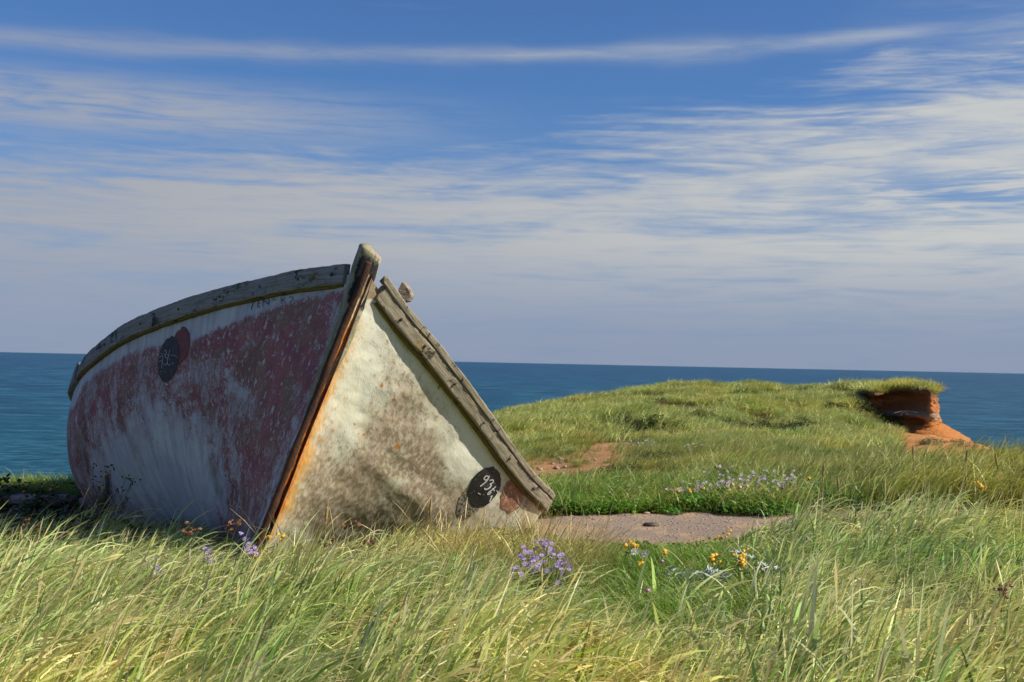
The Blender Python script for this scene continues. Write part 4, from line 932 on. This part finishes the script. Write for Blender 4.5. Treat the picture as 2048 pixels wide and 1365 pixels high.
def leafmesh(name, L, m, par):
    """L: list of (base, direction, size)"""
    V = []; Q = []
    for b_, d, s in L:
        b_ = np.array(b_, float); d = nrm(d); w_ = nrm(np.cross(d, [0, 0, 1.])) * s * .17; u_ = np.array([0, 0, 1.]) * s * .08; s0 = len(V)
        V += [b_, b_ + d * s * .35 + w_ + u_, b_ + d * s * .8 + w_ * .6, b_ + d * s - u_, b_ + d * s * .8 - w_ * .6, b_ + d * s * .35 - w_ + u_]
        Q += [(s0, s0 + 1, s0 + 2, s0 + 2 + 0), ]
        Q[-1] = (s0, s0 + 1, s0 + 2, s0 + 3); Q.append((s0, s0 + 3, s0 + 4, s0 + 5))
    return mesh_np(name, V, Q, m, parent=par, smooth=False)
def plant(name, px, py, d, heads, kind, label, cat, group=None, spread=.05, scale=1.):
    """stands on the ground at depth d; heads reach around pixel (px,py)"""
    hp = np.array(P(px, py, d)); gz = float(zt(hp[0], hp[1])); base = np.array([hp[0] - .02, hp[1], gz]); H = max(hp[2] - gz, .08)
    e = empty(name, base, label=label, cat=cat, group=group); lines = []; lv = []
    for k in range(heads):
        tip = np.array([.02 + random.gauss(0, spread), random.gauss(0, spread * .7), H * random.uniform(.86, 1.04)])
        lines.append([(random.uniform(-.01, .01), 0, -.02), (tip[0] * .3, tip[1] * .3, H * .5), tip])
        for _ in range(3 if heads < 6 else 2): h = random.uniform(.2, .85); a = random.uniform(0, 6.28); lv.append((np.array([tip[0] * h, tip[1] * h, H * h]), (math.cos(a), math.sin(a), .4), random.uniform(.03, .06) * scale))
        def add(me, off=(0, 0, 0), s=1.):
            o = bpy.data.objects.new(me.name.split('.')[0], me); link(o, e); o.location = Vector(tip) + Vector(off); o.scale = (s * scale,) * 3
            o.rotation_euler = (random.uniform(.2, 1.1), random.uniform(-.5, .5), random.uniform(-.6, .6)); return o
        if kind == 'aster':
            for _ in range(3): add(aster_me, [random.gauss(0, .014) for _ in range(3)], random.uniform(.8, 1.15))
        elif kind == 'gold':
            for _ in range(4): add(gold_me, [random.gauss(0, .013), random.gauss(0, .01), random.gauss(0, .012)], random.uniform(.5, 1.1))
        elif kind == 'hawk':
            if k % 2 == 0: add(hawk_me)
            for _ in range(3): add(bud_me, [random.gauss(0, .022), random.gauss(0, .01), random.gauss(-.005, .015)])
        elif kind == 'daisy': add(daisy_me, (0, 0, 0), 1.2)
        elif kind == 'clover': add(clov_me)
        elif kind == 'dead':
            for _ in range(4): add(dead_me, [random.gauss(0, .014), random.gauss(0, .01), random.gauss(0, .008)], random.uniform(.5, 1.))
    stuff(tubes('stems', lines, .0022 * scale, m_sm, e)); stuff(leafmesh('leaves', lv, m_lf, e)); return e
AG = 'lilac asters at the foot of the hull'
for (px, py, d, n_, lb) in [(1098, 1088, 6.3, 5, 'lilac aster topmost of the clump right of the black hull numerals'), (1064, 1112, 6.1, 5, 'lilac aster on the left of the clump before the white hull side'), (1118, 1106, 6.3, 4, 'lilac aster rightmost of the clump by the rail end'),
        (1086, 1124, 6.0, 5, 'lilac aster in the middle of the clump below the rail end'), (1112, 1138, 5.95, 4, 'lilac aster lowest of the clump below the rail end'), (1040, 1134, 5.9, 4, 'lilac aster low at the left edge of the clump'),
        (492, 1083, 6.35, 4, 'small lilac aster beneath the rusty stem of the boat'), (514, 1090, 6.3, 3, 'second small lilac aster just right of the one under the stem'), (414, 1102, 6.1, 2, 'single lilac aster in grass left of the stem'), (300, 1120, 5.9, 2, 'tiny lilac aster in the grass below the shaded hull side')]:
    plant('aster_plant', px, py, d, n_, 'aster', lb, 'aster', AG, .035)
for (px, py, d, n_, lb) in [(1251, 1078, 7.0, 3, 'goldenrod standing alone against the gravel path'), (1438, 1112, 6.7, 4, 'goldenrod left of the silver leaves right of centre'), (1485, 1116, 6.6, 4, 'goldenrod beside silver leaves in the turf'), (1478, 1106, 6.9, 3, 'goldenrod just behind the pair by the silver leaves'),
        (1292, 1112, 6.6, 2, 'small goldenrod below the white daisy'), (1724, 1036, 8.6, 2, 'goldenrod in the tall grass on the right'), (1966, 970, 9.6, 3, 'goldenrod near the right edge above the tall grass'), (1700, 1064, 7.8, 3, 'goldenrod low in the tall grass on the right'), (1448, 1070, 8., 2, 'goldenrod at the near edge of the path'),
        (528, 1110, 6.4, 3, 'goldenrod at the bottom of the stem'), (540, 1068, 6.7, 3, 'small goldenrod leaning against the lit hull foot'), (700, 1045, 6.8, 3, 'browned goldenrod before the white hull side')]:
    plant('goldenrod_plant', px, py, d, n_, 'gold' if 'browned' not in lb else 'dead', lb, 'goldenrod', 'goldenrods in the near grass', .03)
for (px, py, d, n_, lb) in [(196, 930, 8.3, 4, 'yellow hawkweed leftmost against the shaded hull'), (240, 942, 8.3, 4, 'yellow hawkweed tallest against the shaded hull'), (214, 962, 8.2, 5, 'yellow hawkweed lower between the two others at the hull'),
        (60, 975, 9.3, 4, 'yellow hawkweed against the sea left of the boat'), (95, 968, 9.4, 3, 'dark budding hawkweed near the cliff edge left of the boat'), (30, 985, 9.2, 3, 'hawkweed nearest the left edge of the view')]:
    plant('hawkweed_plant', px, py, d, n_, 'hawk', lb, 'hawkweed', 'hawkweeds left of the boat', .09)
plant('daisy_plant', 1284, 1106, 6.9, 2, 'daisy', 'white daisy in the short turf before the path', 'daisy', None, .02)
for (px, py, d, lb) in [(1325, 1111, 6.7, 'pink clover in the turf before the path'), (1610, 1074, 7.4, 'pink clover in the tall grass on the right'), (1292, 1180, 5.9, 'pink clover low in the turf'), (1240, 1014, 11.2, 'pink clover in the green strip beyond the path'), (1380, 1016, 11.3, 'pink clover beyond the path right of the other')]:
    plant('clover_plant', px, py, d, 1, 'clover', lb, 'clover', 'pink clovers', .01)
for (px, py, d, lb) in [(1640, 1062, 7.9, 'brown seed heads left in the tall grass'), (1700, 1040, 8.2, 'brown seed heads behind the tall grass'), (1850, 1058, 7.6, 'brown seed heads in the middle of the right grass'), (1990, 1170, 5.4, 'dark seed head standing near the right edge'), (455, 1040, 6.9, 'orange brown seed heads before the shaded hull'), (385, 1050, 6.9, 'brown seed heads in grass left of the stem'), (60, 1045, 7., 'brown seed heads in the grass at far left'), (740, 1075, 6.6, 'brown seed heads at the foot of the white hull side'), (660, 1080, 6.6, 'brown seed heads right of the stem foot')]:
    plant('seedhead_plant', px, py, d, 4, 'dead', lb, 'weed', 'brown seed heads in the grass', .03)
# silver-leaved dusty miller
def silver(px, py, d, n_, sz, lb):
    hp = np.array(P(px, py, d)); gz = float(zt(hp[0], hp[1])); e = empty('dusty_miller', (hp[0], hp[1], gz), label=lb, cat='plant', group='silver leaved plants'); H = max(hp[2] - gz, .05)
    for k in range(n_):
        a = random.uniform(0, 6.28); r_ = sz * math.sqrt(random.random()); b_ = (r_ * math.cos(a), r_ * math.sin(a) * .5, H * random.uniform(.7, 1))
        leafmesh('leaf_rosette', [(b_, (math.cos(a + t_), math.sin(a + t_), random.uniform(.2, .9)), random.uniform(.03, .05)) for t_ in (0, .5, -.5, 1.1, -1.1)], m_si, e)
    tubes('stems', [[(0, 0, -.02), (random.gauss(0, .03), 0, H * .5), (random.gauss(0, .05), 0, H * .9)] for _ in range(4)], .003, m_si, e)
for q in [(1355, 1132, 6.6, 9, .05, 'silver leaved plant leftmost of the row in the turf'), (1382, 1138, 6.5, 12, .06, 'silver leaved plant second of the row in the turf'), (1412, 1142, 6.5, 12, .06, 'silver leaved plant third of the row in the turf'), (1440, 1146, 6.45, 8, .05, 'silver leaved plant rightmost of the row in the turf'), (1492, 1107, 6.9, 9, .07, 'silver leaved plant between the goldenrods'), (1545, 1120, 6.7, 8, .06, 'silver leaved plant at the edge of the tall grass'),
          (1275, 884, 22, 14, .35, 'pale silver plant beyond the sandy patch'), (1300, 880, 22.5, 12, .3, 'pale silver plant right of the other beyond the sandy patch'), (1380, 888, 20, 14, .4, 'pale silver plant on the low mound at mid distance')]: silver(*q)
# asters and goldenrod in the strip beyond the path
aster_far = me_flower('flower', 8, .019, .0045, simple('pale_lilac_petals', (.52, .44, .64)), m_ye, .22)
gold_far = me_ball('flower', .022, m_ye, .35, 1, (1.2, 1, .8))
def farclump(px, py, d, me, nm, lb, cat, grp, n_):
    hp = np.array(P(px, py, d)); x0, y0 = hp[0], hp[1]; gz = float(zt(x0, y0)); H = float(np.clip(hp[2] - gz, .10, .42)); e = empty(nm, (x0, y0, gz), label=lb, cat=cat, group=grp); lines = []
    for k in range(n_):
        t_ = (random.gauss(0, .09), random.gauss(0, .09), H * random.uniform(.6, 1.1)); o = bpy.data.objects.new('flower', me); link(o, e); o.location = t_; s = random.uniform(.5, 1.1); o.scale = (s, s, s); o.rotation_euler = (random.uniform(.1, 1.3), random.uniform(-.5, .5), 0); lines.append([(0, 0, -.02), (t_[0] * .4, t_[1] * .4, H * .5), t_])
    stuff(tubes('stems', lines, .003, m_sm, e))
for k in range(46):
    px = random.choice([random.gauss(1555, 70), random.gauss(1440, 50), random.uniform(1260, 1700)]); py = random.gauss(968, 20) if px > 1400 else random.gauss(985, 10)
    d = (EYE - .28 - .26) * F / (py - (704 + .021 * px)); d = min(max(d, 11.0), 13.4)
    farclump(px, py, d, aster_far, 'aster_clump', 'pale lilac aster clump in the flowering strip beyond the path', 'aster', 'lilac asters beyond the path', 7)
for k in range(22):
    px = random.gauss(1510, 110); py = random.gauss(985, 13); d = min(max((EYE - .28 - .22) * F / (py - (704 + .021 * px)), 10.9), 13.2)
    farclump(px, py, d, gold_far, 'goldenrod_clump', 'small goldenrod clump in the flowering strip beyond the path', 'goldenrod', 'goldenrods beyond the path', 4)
# tall dry stalks over the right grass
m_sk = simple('dry_stalk', (.30, .20, .08))
for (x0, y0, x1, y1, d, lb) in [(1832, 975, 1826, 892, 9.6, 'tall dry stalk standing straight up in the right grass'), (1638, 985, 1648, 925, 8.8, 'short dry stalk left of the others in the grass'), (1920, 955, 1935, 900, 10, 'leaning dry stalk between the two other stalks'), (2020, 980, 1990, 905, 8.6, 'dry stalk nearest the right edge leaning left'), (1680, 1000, 1676, 955, 8.8, 'small dry stalk beside the short one'), (640, 1075, 655, 1010, 6.6, 'thin dry stalk in front of the white hull side'), (850, 1075, 862, 1000, 6.8, 'arching dry stalk in front of the hull dent')]:
    a, c = np.array(P(x0, y0, d)), np.array(P(x1, y1, d)); gz = float(zt(a[0], a[1])); e = empty('seed_stalk', (a[0], a[1], gz), label=lb, cat='grass stalk', group='dry stalks')
    o_ = np.array([a[0], a[1], gz]); c2 = c - o_; tubes('stalk', [[(0, 0, -.03), c2 * .5 + [.004, 0, 0], c2]], .0035, m_sk, e)
    hm_ = me_ball('seed_spike', .008, m_sk, .2, 2, (1, 1, 7)); so2 = bpy.data.objects.new('seed_spike', hm_); link(so2, e); so2.location = c2 * .9; so2.rotation_euler = (0, math.atan2(c2[0], c2[2]), 0)

# ------------------------------------------------------------------ stones
m_sn, g, b = mat('field_stone'); p = g.new('ShaderNodeNewGeometry').outputs['Position']; n1 = g.noise(p, 14, 6, .6); n2 = g.noise(p, 70, 4, .6); oi = g.new('ShaderNodeObjectInfo').outputs['Random']
c = g.mix(oi, (.30, .20, .18), (.42, .34, .30)); c = g.mix(g.ss(n1, .4, .65, 0, .6), c, (.18, .12, .11)); c = g.mix(g.ss(n2, .6, .7, 0, .6), c, (.5, .45, .40)); g.l.new(c, b.inputs['Base Color']); b.inputs['Roughness'].default_value = .9
g.l.new(g.bump(g.add(n1, n2), .7, .01), b.inputs['Normal'])
def stone_me(nm, sx, sy, sz, box=0.):
    bm = bmesh.new(); bmesh.ops.create_icosphere(bm, subdivisions=2, radius=1); sd_ = random.uniform(0, 99)
    for v in bm.verts:
        c = v.co.copy()
        if box: c = Vector([math.copysign(abs(q) ** (1 - box), q) for q in c])
        k = .85 + .3 * fbm(np.array([c.x * 1.3 + sd_]), np.array([c.y * 1.3 + c.z * 1.7 + sd_]), 3, 2)[0]; v.co = Vector((c.x * sx, c.y * sy, c.z * sz)) * k
    me = bpy.data.meshes.new(nm); bm.to_mesh(me); bm.free(); me.materials.append(m_sn); me.polygons.foreach_set('use_smooth', [True] * len(me.polygons)); return me
wall = empty('stone_wall', (P(80, 1020, 10.8).x, 10.8, 0), label='low wall of pinkish stones in the shade left of the boat', cat='wall')
sme = [stone_me('stone', .135 * random.uniform(.75, 1.15), .11, .056, .35) for _ in range(7)]
for r_ in range(4):
    xx = -6.6 + (r_ % 2) * .12
    while xx < -2.9:
        o = bpy.data.objects.new('stone', sme[random.randrange(7)]); link(o, wall); w_ = random.uniform(.8, 1.15); o.scale = (w_, 1, random.uniform(.85, 1.1))
        o.location = (xx - wall.location.x, random.uniform(-.03, .03) - .06 * (3 - r_) * .3, -.07 + r_ * .098 + random.uniform(-.008, .008)); o.rotation_euler = (0, random.uniform(-.14, .14), random.uniform(-.3, .3)); xx += .275 * w_
peb = [stone_me('stone', .055, .05, .035) for _ in range(5)]
for k in range(34):
    px, py = random.choice([(random.gauss(1100, 28), random.gauss(912, 9)), (random.gauss(1160, 25), random.gauss(905, 8)), (random.gauss(1085, 14), random.gauss(930, 9))])
    if px < 1075: px = 1150 - px % 40
    d = (EYE - .1) * F / (py - (704 + .021 * px)); x0 = (px - CX) / F * d
    o = bpy.data.objects.new('stone', peb[k % 5]); link(o); s = random.uniform(.3, .95); o.scale = (s, s, s); o.location = (x0, d, float(zt(x0, d)) + .012); o.rotation_euler = (0, 0, random.uniform(0, 6))
    tag(o, 'small pale stone lying on the bare sandy patch behind the boat', 'stone', 'stones on the sandy patch')
for (px, d, s, lb) in [(1310, 9.6, .95, 'dark flat clod lying in the middle of the gravel path'), (1195, 8.98, .55, 'small white stone at the near edge of the path'), (1300, 10.2, .4, 'tiny pale stone at the far edge of the path')]:
    x0 = (px - CX) / F * d; me = stone_me('stone', .07, .045, .022)
    if 'dark' in lb: me.materials[0] = simple('dark_clod', (.07, .055, .05))
    o = bpy.data.objects.new('clod' if 'dark' in lb else 'stone', me); link(o); o.location = (x0, d, float(zt(x0, d)) + .008); o.scale = (s, s, s); tag(o, lb, 'clod' if 'dark' in lb else 'stone')
# gravel on the path
gc = bpy.data.collections.new('gravel')
for k in range(5): 
    me = stone_me('gravel_stone', .011, .010, .007); gc.objects.link(bpy.data.objects.new('gravel_stone', me))
HID['gravel'] = gc
x, y = fan(5000, 8.0, 11.5, 950, 2600); k = pathm(x, y) > .5; x, y = x[k], y[k]; n = len(x)
scatter('path_gravel', 'gravel', x, y, zt(x, y), RNG.uniform(-3, 3, n), RNG.uniform(.3, 1.1, n), label='fine gravel scattered over the worn path')
# dark roots on the bluff ledge
for (pts, lb) in [([(1790, 826), (1812, 822), (1840, 826), (1868, 822)], 'bleached root lying along the bluff ledge'), ([(1800, 832), (1808, 823), (1815, 830)], 'short dark stump on the bluff ledge'), ([(1885, 868), (1905, 860), (1925, 868)], 'dark driftwood branch on the orange sand'), ([(1925, 873), (1940, 864), (1952, 870)], 'second dark branch further right on the orange sand')]:
    d = 38.2 if '1' and 'ledge' in lb else 36.; pp = [np.array(P(a, b_, d if 'ledge' in lb else 35.)) for a, b_ in pts]
    if 'sand' in lb:
        pp = [np.array([q[0], q[1], float(zt(q[0], q[1])) + .04 + .10 * (i == 1)]) for i, q in enumerate(pp)]
    base = pp[0].copy(); e = tubes('driftwood', [[q - base for q in pp]] + ([] if 'ledge' in lb else [[pp[1] - base, (pp[1] + pp[2]) / 2 - base + [0, 0, .12], pp[2] - base + [.1, 0, .16]]]), .03, m_w2 if 'bleached' in lb else m_br, None); e.location = base; tag(e, lb, 'driftwood')
print('objects', len(bpy.data.objects))
